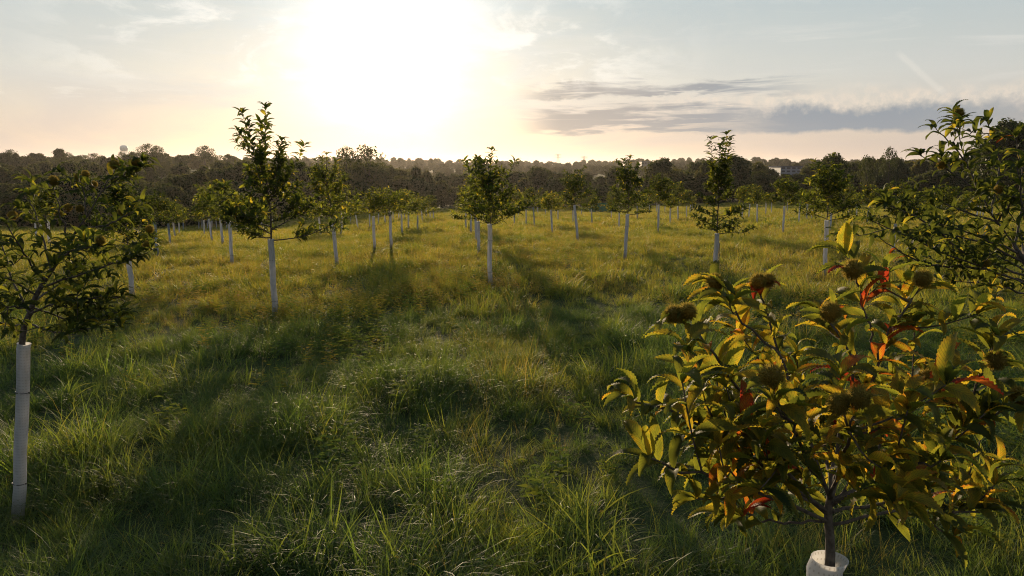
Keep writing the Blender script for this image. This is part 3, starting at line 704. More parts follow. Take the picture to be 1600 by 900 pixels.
def near_left():
    r = np.random.default_rng(22); base, t0 = hit(28, 820); d0 = (base[1] * math.cos(PITCH) + (CAM_H - base[2]) * math.sin(PITCH))
    ds = d0 - .25
    def A(x, y, o=0.0): return at(x, y, ds + o)
    tp = A(35, 528)
    br = [
        ([A(58, 462), A(100, 392), A(140, 330), A(165, 292), A(182, 262)], .3), ([A(62, 450), A(130, 428, -.2), A(200, 402, -.3), A(238, 372, -.3)], .3),
        ([A(46, 490), A(105, 470, -.3), A(190, 464, -.4)], .35), ([A(50, 480), A(120, 500, .2), A(185, 488, .3)], .4), ([A(45, 490), A(20, 440, .1), A(0, 380, .1), (A(-40, 310, .1))], .3),
        ([A(80, 420), A(60, 350, .2), A(45, 305, .2)], .35), ([A(108, 382), A(92, 325, -.1), A(84, 288, -.1)], .4), ([A(135, 338), A(130, 300, .1), A(126, 280, .1)], .3),
        ([A(160, 300), A(190, 275, .1), A(222, 252, .1)], .3), ([A(58, 462), A(-10, 420, -.3), A(-60, 400, -.5)], .3), ([A(40, 512), A(-20, 500, .1), A(-70, 480, .2)], .3),
        ([A(44, 505), A(92, 520, -.3), A(150, 512, -.5)], .35), ([A(70, 440), A(40, 400, -.5), A(10, 350, -.8)], .3), ([A(100, 392), A(150, 370, .4), A(190, 335, .6)], .3),
        ([A(55, 470), A(100, 440, .5), A(150, 420, .8)], .3), ([A(120, 360), A(170, 350, -.2), A(205, 330, -.2)], .4), ([A(50, 480), A(20, 480, -.5), A(-20, 470, -.8)], .3), ([A(90, 405), A(120, 390, -.5), A(160, 385, -.7)], .35)]
    bu = [(A(84, 286, -.1), 1.2), (A(122, 281, .1), .95), (A(134, 276, .1), .95), (A(179, 261), 1.15), (A(212, 258, .1), 1.1), (A(107, 328, -.05), .9), (A(125, 330), .9), (A(92, 338, .1), .9), (A(20, 340, .1), 1.1),
          (A(191, 335, .5), 1.1), (A(157, 380, -.7), 1.1), (A(234, 362, -.3), .95), (A(230, 387, -.3), 1.0), (A(147, 292, .1), .9)]
    trunk = [base, base + (tp - base) * .5, tp, A(46, 492), A(60, 455), A(100, 392)]
    def guard(root): add_guard(root, r, tp[2] - base[2] - .03, tilt=((tp[0] - base[0]) / 1.5, (tp[1] - base[1]) / 1.5), stake=False, wide=.88, k=1)
    return hero_tree(base, trunk, br, bu, 'dark green chestnut tree bearing spiny burrs, cut by the left edge', r, tint_left, (.13, .175), .046, 4.8, guard, .030)
def near_far_right():
    r = np.random.default_rng(23); d0 = 6.3
    def A(x, y, o=0.0): return at(x, y, d0 + o)
    tp = A(1640, 500); base = np.array((tp[0] + .02, tp[1], float(terrain(tp[0], tp[1]))))
    br = [
        ([A(1618, 440), A(1585, 385), A(1545, 325), A(1512, 258), A(1490, 180)], .3), ([A(1620, 450), A(1540, 420, -.3), A(1450, 385, -.5), A(1362, 345, -.6)], .3),
        ([A(1600, 410), A(1510, 372, .1), A(1420, 362, .2)], .3), ([A(1535, 305), A(1490, 270, 0), A(1438, 243, 0)], .35), ([A(1548, 330), A(1562, 250, .2), A(1542, 190, .2)], .35),
        ([A(1585, 385), A(1600, 290, .1), A(1585, 212, .1)], .3), ([A(1625, 470), A(1560, 445, -.2), A(1490, 440, -.3)], .3), ([A(1625, 455), A(1680, 400), A(1720, 330)], .3),
        ([A(1560, 350), A(1480, 320, .3), A(1430, 300, .5)], .4), ([A(1610, 430), A(1560, 400, .5), A(1500, 390, .9)], .3), ([A(1620, 450), A(1600, 330, -.4), A(1590, 260, -.6)], .3),
        ([A(1615, 440), A(1540, 430, .5), A(1440, 400, .8)], .4), ([A(1600, 400), A(1640, 300, .2), A(1630, 220, .2)], .3), ([A(1590, 395), A(1530, 370, -.5), A(1470, 350, -.8)], .35),
        ([A(1635, 490), A(1700, 460), A(1760, 420)], .3), ([A(1560, 345), A(1590, 300, -.3), A(1600, 250, -.4)], .3),
        ([A(1530, 415, -.3), A(1450, 350, -.5), A(1385, 318, -.6)], .2), ([A(1540, 420, -.3), A(1440, 410, -.2), A(1375, 372, -.2)], .2), ([A(1600, 430), A(1520, 400, .3), A(1430, 372, .5)], .2),
        ([A(1600, 400), A(1590, 350, .5), A(1550, 300, .6)], .2), ([A(1530, 300), A(1500, 240, .1), A(1462, 200, .1)], .3)]
    bu = [(A(1498, 181, -.03), 1.35), (A(1560, 300, -.2), 1.1), (A(1470, 262), 1.0), (A(1540, 415, -.3), 1.1)]
    trunk = [base, base + (0, 0, .8), tp, A(1630, 470), A(1612, 425), A(1585, 385)]
    def guard(root): add_guard(root, r, tp[2] - base[2] + .1, k=2)
    def tint(r, p):
        t = r.normal(.20, .10, len(p)); q = r.uniform(0, 1, len(p)); t = np.where(q < .08, r.uniform(.55, .66, len(p)), t); return np.clip(np.where(q > .995, .9, t), 0, 1)
    return hero_tree(base, trunk, br, bu, 'tall leafy chestnut tree at the right edge rising over the low cloud bank', r, tint, (.14, .19), .050, 3.0, guard, .032)
for fn in (near_right, near_left, near_far_right): print(fn.__name__, fn()[1], 'leaves')

# ------------------------------------------------------------------ orchard trees in rows
def tint_mid(m, s): return lambda n: np.clip(np.where(rng.uniform(0, 1, n) < .08, rng.uniform(.55, .68, n), rng.normal(m - .06, s, n)), 0, 1)
def crown_parts(r, H, z0, Rad, temps, **k):
    t = k.pop('tint', (.30, .12)); mb, lv = grow(r, H, z0, Rad, **k); pos, M, L, tt = leaf_arrays(r, lv, tint_mid(*t))
    return mb.mesh('trunk', M_BARK), join_leaves('crown', pos, M, L, tt, temps, M_LEAF2, r)
# base pixel (x, y), crown top pixel y, tube top pixel y, half crown width in pixels, options, label
MAIN = [
    (430, 500, 160, 376, 72, dict(nsc_=14, dens=1.0, n_up=5, low_skirt=.45, top=.74, uw=.8), 'full chestnut tree with three upright leafy shoots against the glowing sky'),
    (527, 419, 234, 349, 45, dict(nsc_=12, n_up=2, lean=(-.06, 0), tint=(.42, .12)), 'chestnut tree on a leaning blue-grey tube before the spindly sunlit tree'),
    (766, 448, 226, 352, 52, dict(nsc_=13, dens=.95, n_up=4, top=.78, uw=1.1, tint=(.36, .12)), 'chestnut tree with splayed top shoots right of the sun, tube lit orange at the top'),
    (748, 398, 268, 347, 34, dict(nsc_=10, n_up=2, tint=(.42, .12)), 'chestnut tree standing right behind the one with splayed shoots'),
    (903, 379, 262, 322, 32, dict(nsc_=11, n_up=2, lean=(-.10, 0), dens=1.1, tint=(.24, .1)), 'dark chestnut tree on a slender leaning tube beneath the far pylons'),
    (976, 408, 240, 336, 29, dict(nsc_=12, n_up=3, dens=1.0, lean=(.035, 0), top=.85, uw=.5, tint=(.2, .1)), 'narrow dark chestnut tree with a dense pointed crown'),
    (1028, 366, 268, 321, 30, dict(nsc_=11, n_up=2, tint=(.26, .1)), 'chestnut tree before the big round tree of the wood edge'),
    (1117, 442, 203, 366, 36, dict(nsc_=13, n_up=4, dens=1.05, top=.78, uw=.6, tint=(.3, .13), stake=True), 'slim tall chestnut tree with staked tube and three long shoots under the cloud bank'),
    (1183, 351, 290, 320, 18, dict(nsc_=8, n_up=1, lean=(-.05, 0)), 'small chestnut tree just right of the slim tall one'),
    (1223, 367, 272, 323, 28, dict(nsc_=11, n_up=2, tint=(.34, .12)), 'round chestnut tree with an orange post showing behind its tube'),
    (1288, 435, 236, 346, 48, dict(nsc_=11, n_up=3, dens=.95, top=.78, tint=(.36, .12), lean=(-.03, 0)), 'airy chestnut tree with visible forked limbs and one bare crooked top shoot'),
    (1297, 362, 285, 338, 30, dict(nsc_=9, n_up=1, tint=(.26, .1)), 'low chestnut tree half hidden behind the airy forked one'),
    (1395, 401, 296, 368, 50, dict(nsc_=11, n_up=2, tint=(.22, .1)), 'dark chestnut tree behind the burrs of the nearest tree'),
    (1467, 384, 288, 367, 40, dict(nsc_=10, n_up=2, tint=(.3, .1)), 'chestnut tree half covered by the tall leafy tree at the right'),
    (207, 467, 262, 386, 48, dict(nsc_=12, n_up=3, tint=(.22, .1)), 'chestnut tree on a mottled tube just behind the burr-bearing left tree'),
    (246, 402, 296, 348, 34, dict(nsc_=10, n_up=1, tint=(.25, .1)), 'chestnut tree at the wood edge below the water tower, on a thick tube'),
    (266, 384, 308, 350, 25, dict(nsc_=10, n_up=1, tint=(.36, .1)), 'small rounded chestnut tree on its own near the left wood'),
    (363, 415, 296, 347, 40, dict(nsc_=11, n_up=1, tint=(.42, .1)), 'yellowish chestnut tree left of the full one with three shoots'),
    (585, 392, 290, 339, 34, dict(nsc_=8, n_up=1, dens=.6, tint=(.46, .1)), 'hazy chestnut tree below the sun on a straight pale tube'),
    (611, 390, 294, 332, 32, dict(nsc_=8, n_up=1, dens=.6, tint=(.46, .1)), 'hazy chestnut tree below the sun on a thin dark tube'),
    (628, 367, 300, 335, 28, dict(nsc_=9, n_up=1, tint=(.46, .1)), 'hazy chestnut tree with a bright sunlit tube'),
    (653, 362, 306, 338, 30, dict(nsc_=9, n_up=1, tint=(.46, .1)), 'rounded hazy chestnut tree at the brightest part of the wood'),
    (863, 367, 300, 329, 24, dict(nsc_=9, n_up=1, lean=(-.06, 0), tint=(.55, .12)), 'yellowing chestnut tree on a leaning tube left of the dark slender one'),
    (967, 357, 300, 333, 22, dict(nsc_=8, n_up=1), 'low chestnut tree tucked behind the narrow pointed one'),
    (835, 355, 292, 324, 24, dict(nsc_=9, n_up=1, lean=(-.05, 0)), 'middle one of three leaning chestnut trees in the centre field'),
    (822, 352, 296, 324, 22, dict(nsc_=9, n_up=1), 'leftmost of three chestnut trees in the centre field'),
    (744, 380, 286, 348, 28, dict(nsc_=9, n_up=1), 'chestnut tree in the row that runs back behind the splayed one'),
]
def place_tree(px, pb, pt, ptube, half, kw, label, i):
    r = np.random.default_rng(100 + i); b, t = hit(px, pb); c = math.cos(PITCH)
    dep = b[1] * c + (CAM_H - b[2]) * math.sin(PITCH)
    k = dep / F_PX; H = (pb - pt) * k * .97 - .09; th = min(1.75, max(1.15, (pb - ptube) * k * 1.02)); rad = max(.5, half * k)
    kw = dict(kw); stake = kw.pop('stake', False); far = dep > 34
    Lr = (.15, .21) if not far else (.18, .26)
    if far: kw['dens'] = kw.get('dens', 1) * .8
    lean = kw.get('lean', (0, 0))
    tm, cm = crown_parts(r, H, th * .98, rad, T_LOW, Lr=Lr, **kw)
    root = thing('chestnut_tree', label, 'tree', b, 'chestnut trees in the orchard rows')
    obj('trunk', tm, root); obj('crown', cm, root); add_guard(root, r, th, tilt=lean, stake=stake)
    return dep
for i, a in enumerate(MAIN): place_tree(*a, i)

# far rows: copies of a few kinds
KINDS = []
for k in range(7):
    r = np.random.default_rng(300 + k); H = (3.3, 2.9, 3.6, 2.6, 3.1, 3.4, 2.4)[k]
    KINDS.append(crown_parts(r, H, 1.45, (1.0, .9, 1.1, .75, 1.0, .85, .6)[k], T_FAR, Lr=(.22, .32), nsc_=9, dens=.62, n_up=2, tint=((.40, .12), (.34, .12), (.45, .12), (.5, .12), (.36, .12), (.3, .1), (.55, .1))[k]))
FAR = []
for X, t, b in ((85, 165, 200), (102, 135, 200), (118, 148, 235), (138, 135, 200), (155, 155, 260), (168, 150, 270), (195, 165, 195), (232, 135, 292), (258, 135, 195), (325, 140, 220), (370, 150, 190), (398, 140, 190), (425, 140, 185),
                (478, 155, 190), (548, 155, 205), (848, 160, 245), (910, 165, 215), (972, 145, 232), (1032, 125, 160), (1080, 118, 195), (1150, 125, 190), (1205, 118, 165), (1250, 110, 165), (1298, 75, 140), (1330, 85, 130), (1370, 95, 135),
                (1392, 105, 195), (1480, 108, 145), (1502, 98, 130), (1528, 70, 130), (1550, 80, 130)): FAR.append((290 + X / 4, 310 + t / 4, 310 + b / 4))
for X, t, b in ((150, 190, 235), (182, 190, 265), (380, 90, 125), (455, 112, 205), (480, 105, 150), (512, 92, 112), (603, 90, 140), (648, 95, 145), (712, 112, 137), (728, 130, 180), (820, 98, 195), (875, 85, 150), (918, 70, 120), (940, 85, 205),
                (985, 72, 130), (1063, 92, 170), (1222, 110, 178), (1248, 82, 130), (1298, 75, 140), (1342, 85, 130), (1392, 85, 130), (1428, 80, 205), (1478, 80, 178), (1530, 80, 165), (1550, 75, 135), (1570, 80, 120)): FAR.append((690 + X / 4, 300 + t / 4, 300 + b / 4))
for X, t, b in ((278, 185, 260), (318, 185, 248), (425, 170, 225), (460, 170, 222), (560, 170, 212), (632, 185, 275), (680, 190, 260), (710, 200, 255), (945, 190, 245), (992, 150, 250), (1058, 150, 280), (1272, 140, 190), (1335, 180, 230), (1368, 180, 230), (1424, 180, 240)):
    FAR.append((1090 + X / 4, 280 + t / 4, 280 + b / 4))
for X, t, b in ((1095, 610, 690), (1122, 585, 665), (1148, 595, 642), (305, 670, 740), (225, 620, 700), (270, 620, 690)): FAR.append((X / 4, 200 + t / 4, 200 + b / 4))
for X, t, b in ((1225, 735, 800), (1243, 735, 790), (1300, 730, 815), (1325, 730, 800), (1340, 750, 800), (1400, 745, 795), (1150, 740, 790), (1080, 745, 790)): FAR.append((1200 + X / 4, 140 + t / 4, 140 + b / 4))
REFS = [(-4, 'the left edge of the picture'), (60, 'the burr-bearing left tree'), (125, 'the burr tips of the left tree'), (193, 'the water tower'), (266, 'the small lone left chestnut'), (318, 'the flat topped skyline tree'), (363, 'the yellowish chestnut'),
        (430, 'the full three-shoot chestnut'), (527, 'the leaning blue-grey tube'), (575, 'the spindly sunlit tree'), (628, 'the bright sunlit tube'), (690, 'the brightest horizon glow'), (766, 'the splayed-top chestnut'), (835, 'the three centre chestnuts'),
        (872, 'the first pylon'), (903, 'the dark slender chestnut'), (940, 'the green netting'), (976, 'the narrow pointed chestnut'), (1034, 'the big round wood tree'), (1075, 'the gap before the slim chestnut'), (1117, 'the slim tall chestnut'), (1227, 'the pale blue building'),
        (1288, 'the airy forked chestnut'), (1345, 'the loose crowned right wood tree'), (1392, 'the thin bare-topped tree'), (1467, 'the highest right leaf cluster'), (1525, 'the thick right tubes'), (1585, 'the huge right wood tree'), (1614, 'the right edge of the picture')]
def where(px):
    x, p = min(REFS, key=lambda q: abs(q[0] - px))
    return ('just left of ' if px < x - 9 else 'just right of ' if px > x + 9 else 'in line with ') + p
WLOOK = ['broad rounded', 'tall narrow', 'wide low', 'high crowned', 'bushy', 'loose see-through', 'small shrubby']
def far_label(x):
    gr = far_group(x)[1]; return 'far chestnut in pale tube, ' + where(x), gr
def far_group(x):
    if x < 300: return 'far chestnut tree in a pale tube below the water tower hill', 'far orchard trees on the left'
    if x < 440: return 'far chestnut tree in a pale tube by the dark left wood edge', 'far orchard trees by the left wood edge'
    if x < 700: return 'far hazy chestnut tree in a pale tube under the setting sun', 'far orchard trees under the sun'
    if x < 960: return 'far chestnut tree in a pale tube in the rows below the distant pylons', 'far orchard trees below the pylons'
    if x < 1110: return 'far chestnut tree in a pale tube before the big round wood tree', 'far orchard trees before the round wood tree'
    if x < 1350: return 'far chestnut tree in a pale tube below the pale blue building', 'far orchard trees below the pale building'
    return 'far chestnut tree in a pale tube at the right behind the nearest tree', 'far orchard trees at the right'
rf = np.random.default_rng(55)
for i, (px, pt, pb) in enumerate(FAR):
    h = hit(px, pb)
    if h is None: continue
    b, t = h
    if b[1] > 172: b = np.array((b[0] * 165 / b[1], 165., 0)); b[2] = terrain(b[0], b[1])
    k = int(rf.integers(0, len(KINDS))); tm, cm = KINDS[k]; lab, gr = far_label(px)
    lab = ('tall', 'middling', 'tall', 'slim', 'middling', 'tall', 'small yellowish')[k] + ' ' + lab
    root = thing('chestnut_tree', lab, 'tree', b, gr); s = rf.uniform(.85, 1.12); lean = (rf.normal(0, .05), rf.normal(0, .04))
    for nm, me in (('trunk', tm), ('crown', cm)):
        o = obj(nm, me, root); o.scale = (s * rf.uniform(.9, 1.15),) * 2 + (s,); o.rotation_euler = (0, 0, rf.uniform(0, 6.28))
    add_guard(root, rf, rf.uniform(1.35, 1.6), tilt=lean, wide=1.1)

# ------------------------------------------------------------------ woods round the field
def clump_material():
    m, g, out = new_mat('wood_foliage'); t = attr(g, 'tint').outputs['Fac']; oi = g.n('ShaderNodeObjectInfo')
    f = g.m('ADD', g.m('MULTIPLY', t, .6), g.m('MULTIPLY', oi.outputs['Random'], .4))
    base = g.ramp(f, [(0, (.016, .024, .010)), (.4, (.026, .036, .013)), (.7, (.042, .048, .016)), (1, (.085, .07, .02))])
    tra = g.ramp(f, [(0, (.05, .07, .014)), (.4, (.09, .11, .02)), (.7, (.15, .15, .025)), (1, (.25, .17, .03))])
    leafy(g, out, base, tra, .38, .6, .2); return m
M_WOOD = clump_material()
def wood_kind(seed, H, Rx, z0, nl, nq, size, open_=0.0, tall=1.0):
    """full-grown tree: trunk with limbs and a crown of many leaf sprays in uneven lobes"""
    r = np.random.default_rng(seed); mb = MB(); zs = np.linspace(-.5, H * .72, 8)
    T = np.c_[.25 * np.sin(zs * .3 + seed), .25 * np.cos(zs * .23 + seed), zs]; mb.tube(T, np.linspace(.30, .09, 8) * H / 13, 8)
    V, F, tt, n = [], [], [], 0; Hc = H - z0
    for i in range(nl):
        u = (i + .5) / nl; z = z0 + Hc * (.10 + .80 * u); a = i * 2.4 + r.uniform(-.5, .5)
        env = Rx * math.sin(math.pi * min(.97, .16 + .80 * u ** (.8 * tall))) ** .7; rr = env * r.uniform(.35, .78)
        c = np.array((rr * math.cos(a), rr * math.sin(a), z)); br = np.array((1, 1, r.uniform(.6, .9))) * Rx * r.uniform(.28, .46) * (1 - .25 * u)
        j = min(7, int(u * 6) + 1); mb.tube(bez([T[j], (T[j] + c) / 2 + (0, 0, -.3), c], 5), np.linspace(.10, .03, 5) * H / 13, 5)
        m_ = int(nq / nl * r.uniform(.7, 1.3)); d = r.normal(0, 1, (m_, 3)); d /= np.linalg.norm(d, axis=1)[:, None]
        rad = np.clip(r.normal(.86, .2, m_), .1, 1.3)[:, None]; wob = 1 + .22 * np.sin(d[:, :1] * 5 + i) * np.sin(d[:, 1:2] * 6 + d[:, 2:] * 4 + i)
        p = c + d * br * rad * wob
        nrm = d * .8 + r.normal(0, .7, (m_, 3)); nrm /= np.linalg.norm(nrm, axis=1)[:, None]; e = np.cross(nrm, r.normal(0, 1, (m_, 3))); e /= np.linalg.norm(e, axis=1)[:, None]; f = np.cross(nrm, e)
        s = (size * r.uniform(.5, 1.25, m_))[:, None]; s2 = s * r.uniform(.35, .8, (m_, 1)); bnd = nrm * s * .25
        q = np.stack([p - e * s, p - f * s2 + bnd, p + e * s * .8 - f * s2 * .3, p + f * s2 * .9 + bnd], 1)
        V.append(q.reshape(-1, 3)); F.append(np.arange(4 * m_).reshape(-1, 4) + n); n += 4 * m_; tt.append(np.repeat(np.clip(r.normal(r.uniform(.25, .65), .16, m_), 0, 1), 4))
    return mb.mesh('trunk', M_BARK2), mesh('crown', np.concatenate(V), np.concatenate(F), M_WOOD, False, {'tint': np.concatenate(tt)}), H
WK = [wood_kind(1, 13, 4.6, 1.6, 26, 6500, .34), wood_kind(2, 14, 4.0, 2.0, 24, 6000, .34, tall=1.3), wood_kind(3, 11, 5.0, .8, 24, 6500, .36),
      wood_kind(4, 15, 4.4, 3.0, 22, 5000, .34), wood_kind(5, 9, 4.2, .3, 22, 5500, .34), wood_kind(6, 14, 5.4, 5.0, 13, 1900, .30), wood_kind(7, 6, 3.4, .0, 18, 4500, .30)]
def wood_tree(x, y, H, k, r, label, group, wide=1.0, zoff=0.0):
    tm, cm, h0 = WK[k]; root = thing('wood_tree', label, 'tree', (x, y, float(terrain(x, y)) + zoff), group); s = H / h0
    root.rotation_euler = (0, 0, r.uniform(0, 6.28)); root.scale = (s * wide, s * wide, s)
    obj('trunk', tm, root); obj('crown', cm, root); return root
def top_h(px, py, y):
    """ground x and tree height so that the crown top reaches photo pixel (px, py) at distance y"""
    c = np.array((0, 0, CAM_H)); dv = at(px, py, 1.0) - c; p = c + dv * (y / dv[1]); return p[0], p[2] - float(terrain(p[0], y))
rw = np.random.default_rng(66)
# top edge of the near wood across the picture
PROF = [(-160, 272), (0, 282), (60, 280), (130, 272), (220, 280), (280, 272), (330, 258), (400, 252), (470, 250), (500, 256), (560, 255), (620, 258), (680, 262), (740, 266), (800, 262), (860, 262), (900, 266), (960, 264), (1000, 266),
        (1060, 266), (1085, 258), (1110, 246), (1160, 243), (1195, 246), (1212, 270), (1245, 270), (1270, 256), (1310, 240), (1350, 246), (1390, 240), (1430, 248), (1470, 246), (1520, 232), (1570, 210), (1700, 200), (1800, 220)]
def prof(x): return float(np.interp(x, [a for a, b in PROF], [b for a, b in PROF]))
def wl(px):
    if px < 330: return 'broad dark wood tree on the slope below the water tower', 'wood edge on the left'
    if px < 700: return 'dusky wood tree in the hazy belt under the setting sun', 'wood belt under the sun'
    if px < 1000: return 'green wood tree in the belt below the distant pylons', 'wood belt below the pylons'
    if px < 1215: return 'dark wood tree behind the slim tall chestnut', 'wood behind the slim chestnut'
    return 'dark wood tree in the belt at the right end of the field', 'wood belt at the right'
px = -12
while px < 1622:
    l, gr = wl(px)
    edge = float(np.interp(px, [-150, 250, 330, 700, 1000, 1300, 1780], [112, 112, 125, 178, 182, 178, 150]))
    y = edge + rw.uniform(10, 45); x, H = top_h(px, prof(px) + rw.uniform(-3, 9), y)
    if H > 5: wood_tree(x, y, H, kk := int(rw.integers(0, 5)), rw, WLOOK[kk] + ' dark wood tree, ' + where(px), gr, rw.uniform(.85, 1.25) * min(1.5, max(.8, 10 / H)))
    y = edge + rw.uniform(-2, 8); x, H = top_h(px, prof(px) + rw.uniform(14, 42), y)
    if H > 2.2: wood_tree(x, y, max(H, 3), kk := int(rw.choice((2, 4, 4, 6))), rw, WLOOK[kk] + ' wood edge tree, ' + where(px), gr, rw.uniform(.9, 1.3))
    px += rw.uniform(15, 24)
# trees that stand out of the wood's outline
for px_, py_, y, k, w, l in ((1034, 245, 185, 0, 1.25, 'big round dark tree rising above the wood edge'), (540, 228, 165, 5, .75, 'spindly see-through tree glowing in front of the low sun, its left half'), (575, 226, 168, 5, .85, 'spindly see-through tree glowing in front of the low sun, its right half'),
                             (1302, 238, 170, 0, 1.1, 'round topped dark tree standing out of the right wood'), (1392, 229, 175, 5, .5, 'thin bare-topped tree sticking out of the right wood'), (1585, 183, 120, 0, 1.1, 'huge dark tree behind the right edge chestnut'),
                             (1150, 241, 175, 2, 1.2, 'wide dark tree behind the slim chestnut with long shoots'), (1105, 250, 180, 0, .9, 'dark tree left of the wide one behind the slim chestnut'), (1358, 242, 172, 5, .6, 'loose crowned tree left of the thin bare-topped one')):
    x, H = top_h(px_, py_, y); wood_tree(x, y, H, k, rw, l, 'trees standing out of the wood', w)
# skyline of the left hill
px = -12
while px < 370:
    y = rw.uniform(330, 420); x, H = top_h(px, rw.uniform(236, 247), y)
    k = 5 if rw.uniform() < .3 else int(rw.integers(0, 5))
    wood_tree(x, y, max(4, H), k, rw, WLOOK[k] + ' left skyline tree, ' + where(px), 'skyline trees on the left hill', rw.uniform(.9, 1.4) * min(2.0, max(.8, 9 / max(4, H))))
    px += rw.uniform(7, 13)
px = -12
while px < 380:
    y = rw.uniform(190, 300); x, H = top_h(px, rw.uniform(250, 272), y)
    if H > 3: wood_tree(x, y, H, kk := int(rw.integers(0, 5)), rw, WLOOK[kk] + ' left hillside tree, ' + where(px), 'trees on the left hillside', rw.uniform(.9, 1.3))
    px += rw.uniform(4.5, 7)
for px_, py_, y, k, w, l in ((14, 233, 380, 5, 1.0, 'loose crowned skyline tree at the far left edge'), (92, 231, 370, 0, 1.1, 'rounded skyline tree left of the water tower'), (228, 224, 350, 5, 1.2, 'tallest skyline tree right of the water tower'), (245, 227, 355, 5, 1.0, 'second loose skyline tree right of the water tower'), (318, 227, 350, 5, 1.3, 'flat topped skyline tree left of the full chestnut')):
    x, H = top_h(px_, py_, y); wood_tree(x, y, H, k, rw, l, 'tall trees on the left skyline', w)

# far wooded hills: one mass
def far_forest():
    r = np.random.default_rng(9); coll = source_collection('far_crown', [WK[k][1] for k in range(5)]); P, S = [], []
    for y0, y1, step, hh in ((480, 560, 4, (6, 9)), (560, 660, 4, (6, 9)), (760, 900, 3.5, (7, 11)), (1000, 1120, 3.5, (8, 13)), (1120, 1300, 4, (9, 14))):
        x = -y1 * .9
        while x < y1 * .9:
            y = r.uniform(y0, y1); P.append((x, y, float(terrain(x, y)) - 1)); h = r.uniform(*hh) / 12.5; S.append((h * r.uniform(1, 1.6), h * r.uniform(1, 1.6), h)); x += r.uniform(.6, 1.4) * step
    n = len(P); scatter('forest', P, np.c_[np.zeros(n), np.zeros(n), r.uniform(0, 6.28, n)], S, r.integers(0, 5, n), coll, 'far hazy wooded hills along the horizon', 'forest')
far_forest()

# ------------------------------------------------------------------ water tower, pylons, buildings
def water_tower():
    y = 1350.; c = np.array((0, 0, CAM_H)); dv = at(193, 227, 1.0) - c; p = c + dv * (y / dv[1]); zg = float(terrain(p[0], y)); H = p[2] - zg
    root = thing('water_tower', 'pale blue water tower on legs above the left skyline', 'water tower', (p[0], y, zg)); m = simple('tower_paint', (.42, .52, .58), .5); Rr = 6.6; h = 10.5
    a = np.linspace(0, np.pi, 18); mb = MB(); zz = H - h / 2 - np.cos(a) * h / 2 * np.where(np.cos(a) > 0, 1, 1); rr = np.maximum(.05, Rr * np.sin(a) ** .55)
    mb.tube(np.c_[np.zeros(18), np.zeros(18), zz], rr, 28); obj('tank', mb.mesh('tank', m), root)
    for k in range(6):
        t = k * math.pi / 3 + .3; mb = MB(); d = np.array((math.cos(t), math.sin(t), 0)); mb.tube([d * 7.5 + (0, 0, -1), d * 5.9 + (0, 0, H - h * .45)], .42, 8); obj('leg', mb.mesh('leg', m), root)
    mb = MB(); mb.tube([(0, 0, -1), (0, 0, H - h * .9)], .9, 12); obj('riser_pipe', mb.mesh('riser_pipe', m), root)
    mb = MB(); t = np.linspace(0, 2 * np.pi, 25); mb.tube(np.c_[np.cos(t) * 7.0, np.sin(t) * 7.0, np.full(25, H - h * .55)], .25, 6); obj('walkway', mb.mesh('walkway', m), root)
water_tower()
def pylon(px, pt, l):
    y = 2400.; c = np.array((0, 0, CAM_H)); dv = at(px, pt, 1.0) - c; p = c + dv * (y / dv[1]); zg = float(terrain(p[0], y)); H = p[2] - zg; w = 5.5
    root = thing('pylon', l, 'pylon', (p[0], y, zg), 'pylons on the horizon'); m = simple('galvanised_steel', (.30, .31, .32), .6); mb = MB(); q = .30
    def leg(sx, sy, z): f = max(.35, 1 - .75 * z / H); return np.array((sx * w * f, sy * w * f, z))
    for sx in (-1, 1):
        for sy in (-1, 1): mb.tube([leg(sx, sy, z) for z in (0, H * .5, H * .85, H)], q, 5)
    for i in range(7):
        z0, z1 = H * i / 7, H * (i + 1) / 7
        for s in (-1, 1):
            mb.tube([leg(-1, s, z0), leg(1, s, z1)], q * .6, 4); mb.tube([leg(1, s, z0), leg(-1, s, z1)], q * .6, 4); mb.tube([leg(s, -1, z0), leg(s, 1, z1)], q * .6, 4)
    obj('lattice', mb.mesh('lattice', m, False), root)
    for z in (.72, .86, .98):
        mb = MB(); mb.tube([(-11, 0, H * z), (0, 0, H * z + 1.2), (11, 0, H * z)], q * .9, 5); mb.tube([(-11, 0, H * z), (11, 0, H * z)], q * .8, 5); obj('cross_arm', mb.mesh('cross_arm', m, False), root)
pylon(872, 241, 'lattice pylon on the horizon left of the other, beyond the centre wood'); pylon(913, 244, 'lattice pylon on the horizon right of the other, beyond the centre wood')
def building(x0, x1, pt, y, hgt, l, wallc, bands, name='factory_building'):
    a, H = top_h(x0, pt, y); b, _ = top_h(x1, pt, y); cx = (a + b) / 2; wd = b - a; zt = H + float(terrain(a, y)); root = thing(name, l, 'building', (cx, y, zt - hgt)); dp = 14.
    m1 = simple('cladding', wallc, .6); m2 = simple('roof_sheet', (.10, .11, .13), .95, spec=.02); m3 = simple('window_glass', (.05, .06, .08), .1, spec=.6)
    mb = MB(); mb.box((0, 0, hgt / 2 - 2), (wd, dp, hgt + 4 - .4)); obj('wall', mb.mesh('wall', m1, False), root)
    mb = MB(); mb.box((0, 0, hgt + .0), (wd + .8, dp + .8, .5)); rf_ = obj('roof', mb.mesh('roof', m2, False), root)
    n = max(3, int(wd / 2.2))
    for k in range(bands):
        z = hgt * (k + .5) / bands
        for q in range(n):
            xx = -wd / 2 + wd * (q + .5) / n; mb = MB(); mb.box((xx, -dp / 2 - .02, z), (wd / n * .62, .12, hgt / bands * .42)); o = obj('window', mb.mesh('window', m3, False), root)
            mb = MB(); mb.box((xx, -dp / 2 - .1, z - hgt / bands * .25), (wd / n * .7, .3, .14)); obj('sill', mb.mesh('sill', m2, False), o)
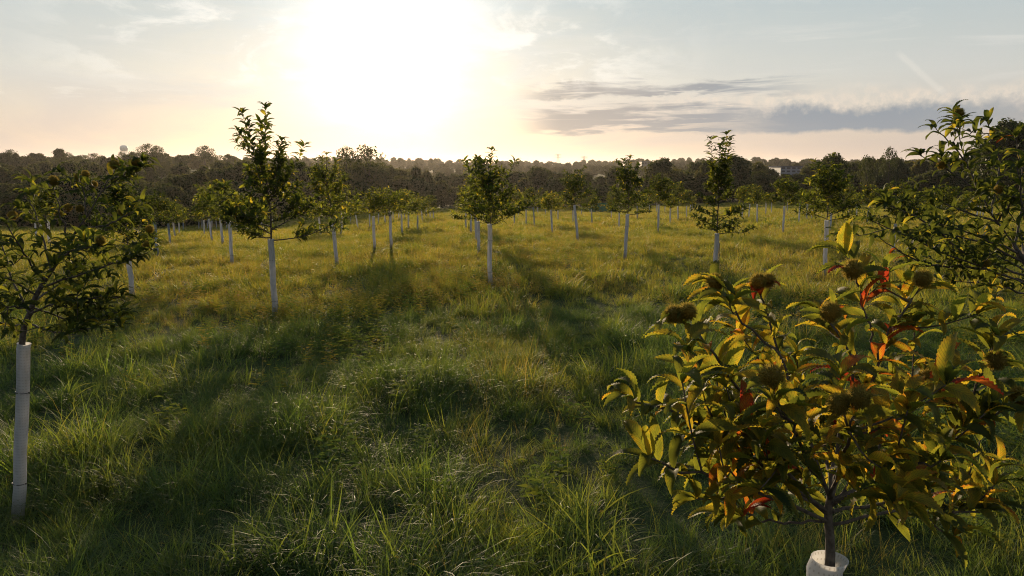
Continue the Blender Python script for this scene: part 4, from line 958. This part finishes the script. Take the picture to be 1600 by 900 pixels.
building(1211, 1243, 260, 320., 4.0, 'pale blue building with window rows glimpsed through the right wood', (.17, .21, .29), 3)
building(1001, 1013, 252, 700., 7.0, 'small grey box building on the far hill left of the round tree', (.10, .11, .13), 2, 'grey_building')

# green windbreak netting between far tubes
def netting():
    a, _ = hit(921, 333); b, _ = hit(957, 332); c = (a + b) / 2; root = thing('netting_fence', 'low green netting fence among the far tubes below the pylons', 'fence', c)
    m, g, out = new_mat('green_net'); leafy(g, out, (.05, .16, .12, 1), (.05, .16, .12, 1), .4, .7, .1)
    d = b - a; n = 6
    for k in range(n + 1):
        p = a + d * k / n - c; p[2] = float(terrain(a[0] + d[0] * k / n, a[1] + d[1] * k / n)) - c[2]; mb = MB(); mb.tube([p + (0, 0, -.2), p + (0, 0, 1.9)], .035, 6); obj('post', mb.mesh('post', M_STAKE), root)
        if k < n:
            q = a + d * (k + 1) / n - c; q[2] = float(terrain(a[0] + d[0] * (k + 1) / n, a[1] + d[1] * (k + 1) / n)) - c[2]; mb = MB(); mid = (p + q) / 2; L_ = np.linalg.norm((q - p)[:2]); an = math.atan2((q - p)[1], (q - p)[0])
            mb.box(mid + (0, -.05, 1.0), (L_, .02, 1.6), [[math.cos(an), -math.sin(an), 0], [math.sin(an), math.cos(an), 0], [0, 0, 1]]); obj('net_panel', mb.mesh('net_panel', m, False), root)
netting()

# ------------------------------------------------------------------ evening haze
def haze():
    mb = MB(); mb.box((0, 3200, 24), (18000, 7400, 90)); m, g, out = new_mat('haze')
    v = g.n('ShaderNodeVolumePrincipled'); v.inputs['Color'].default_value = (.97, .90, .87, 1); v.inputs['Density'].default_value = .00007; v.inputs['Anisotropy'].default_value = .6
    g.put(out.inputs['Volume'], v.outputs[0]); o = obj('haze', mb.mesh('haze', m, False)); o['kind'] = 'stuff'; tag(o, 'thin evening haze over the field and the far hills', 'haze')
haze()
tris = 0
for o in SC.objects:
    pass
seen = set()
for o in SC.objects:
    if o.type == 'MESH' and o.data.name not in seen: seen.add(o.data.name); tris += sum(max(1, 2) for _ in ()) + len(o.data.polygons) * 2
print('triangles about', tris, 'objects', len(SC.objects))
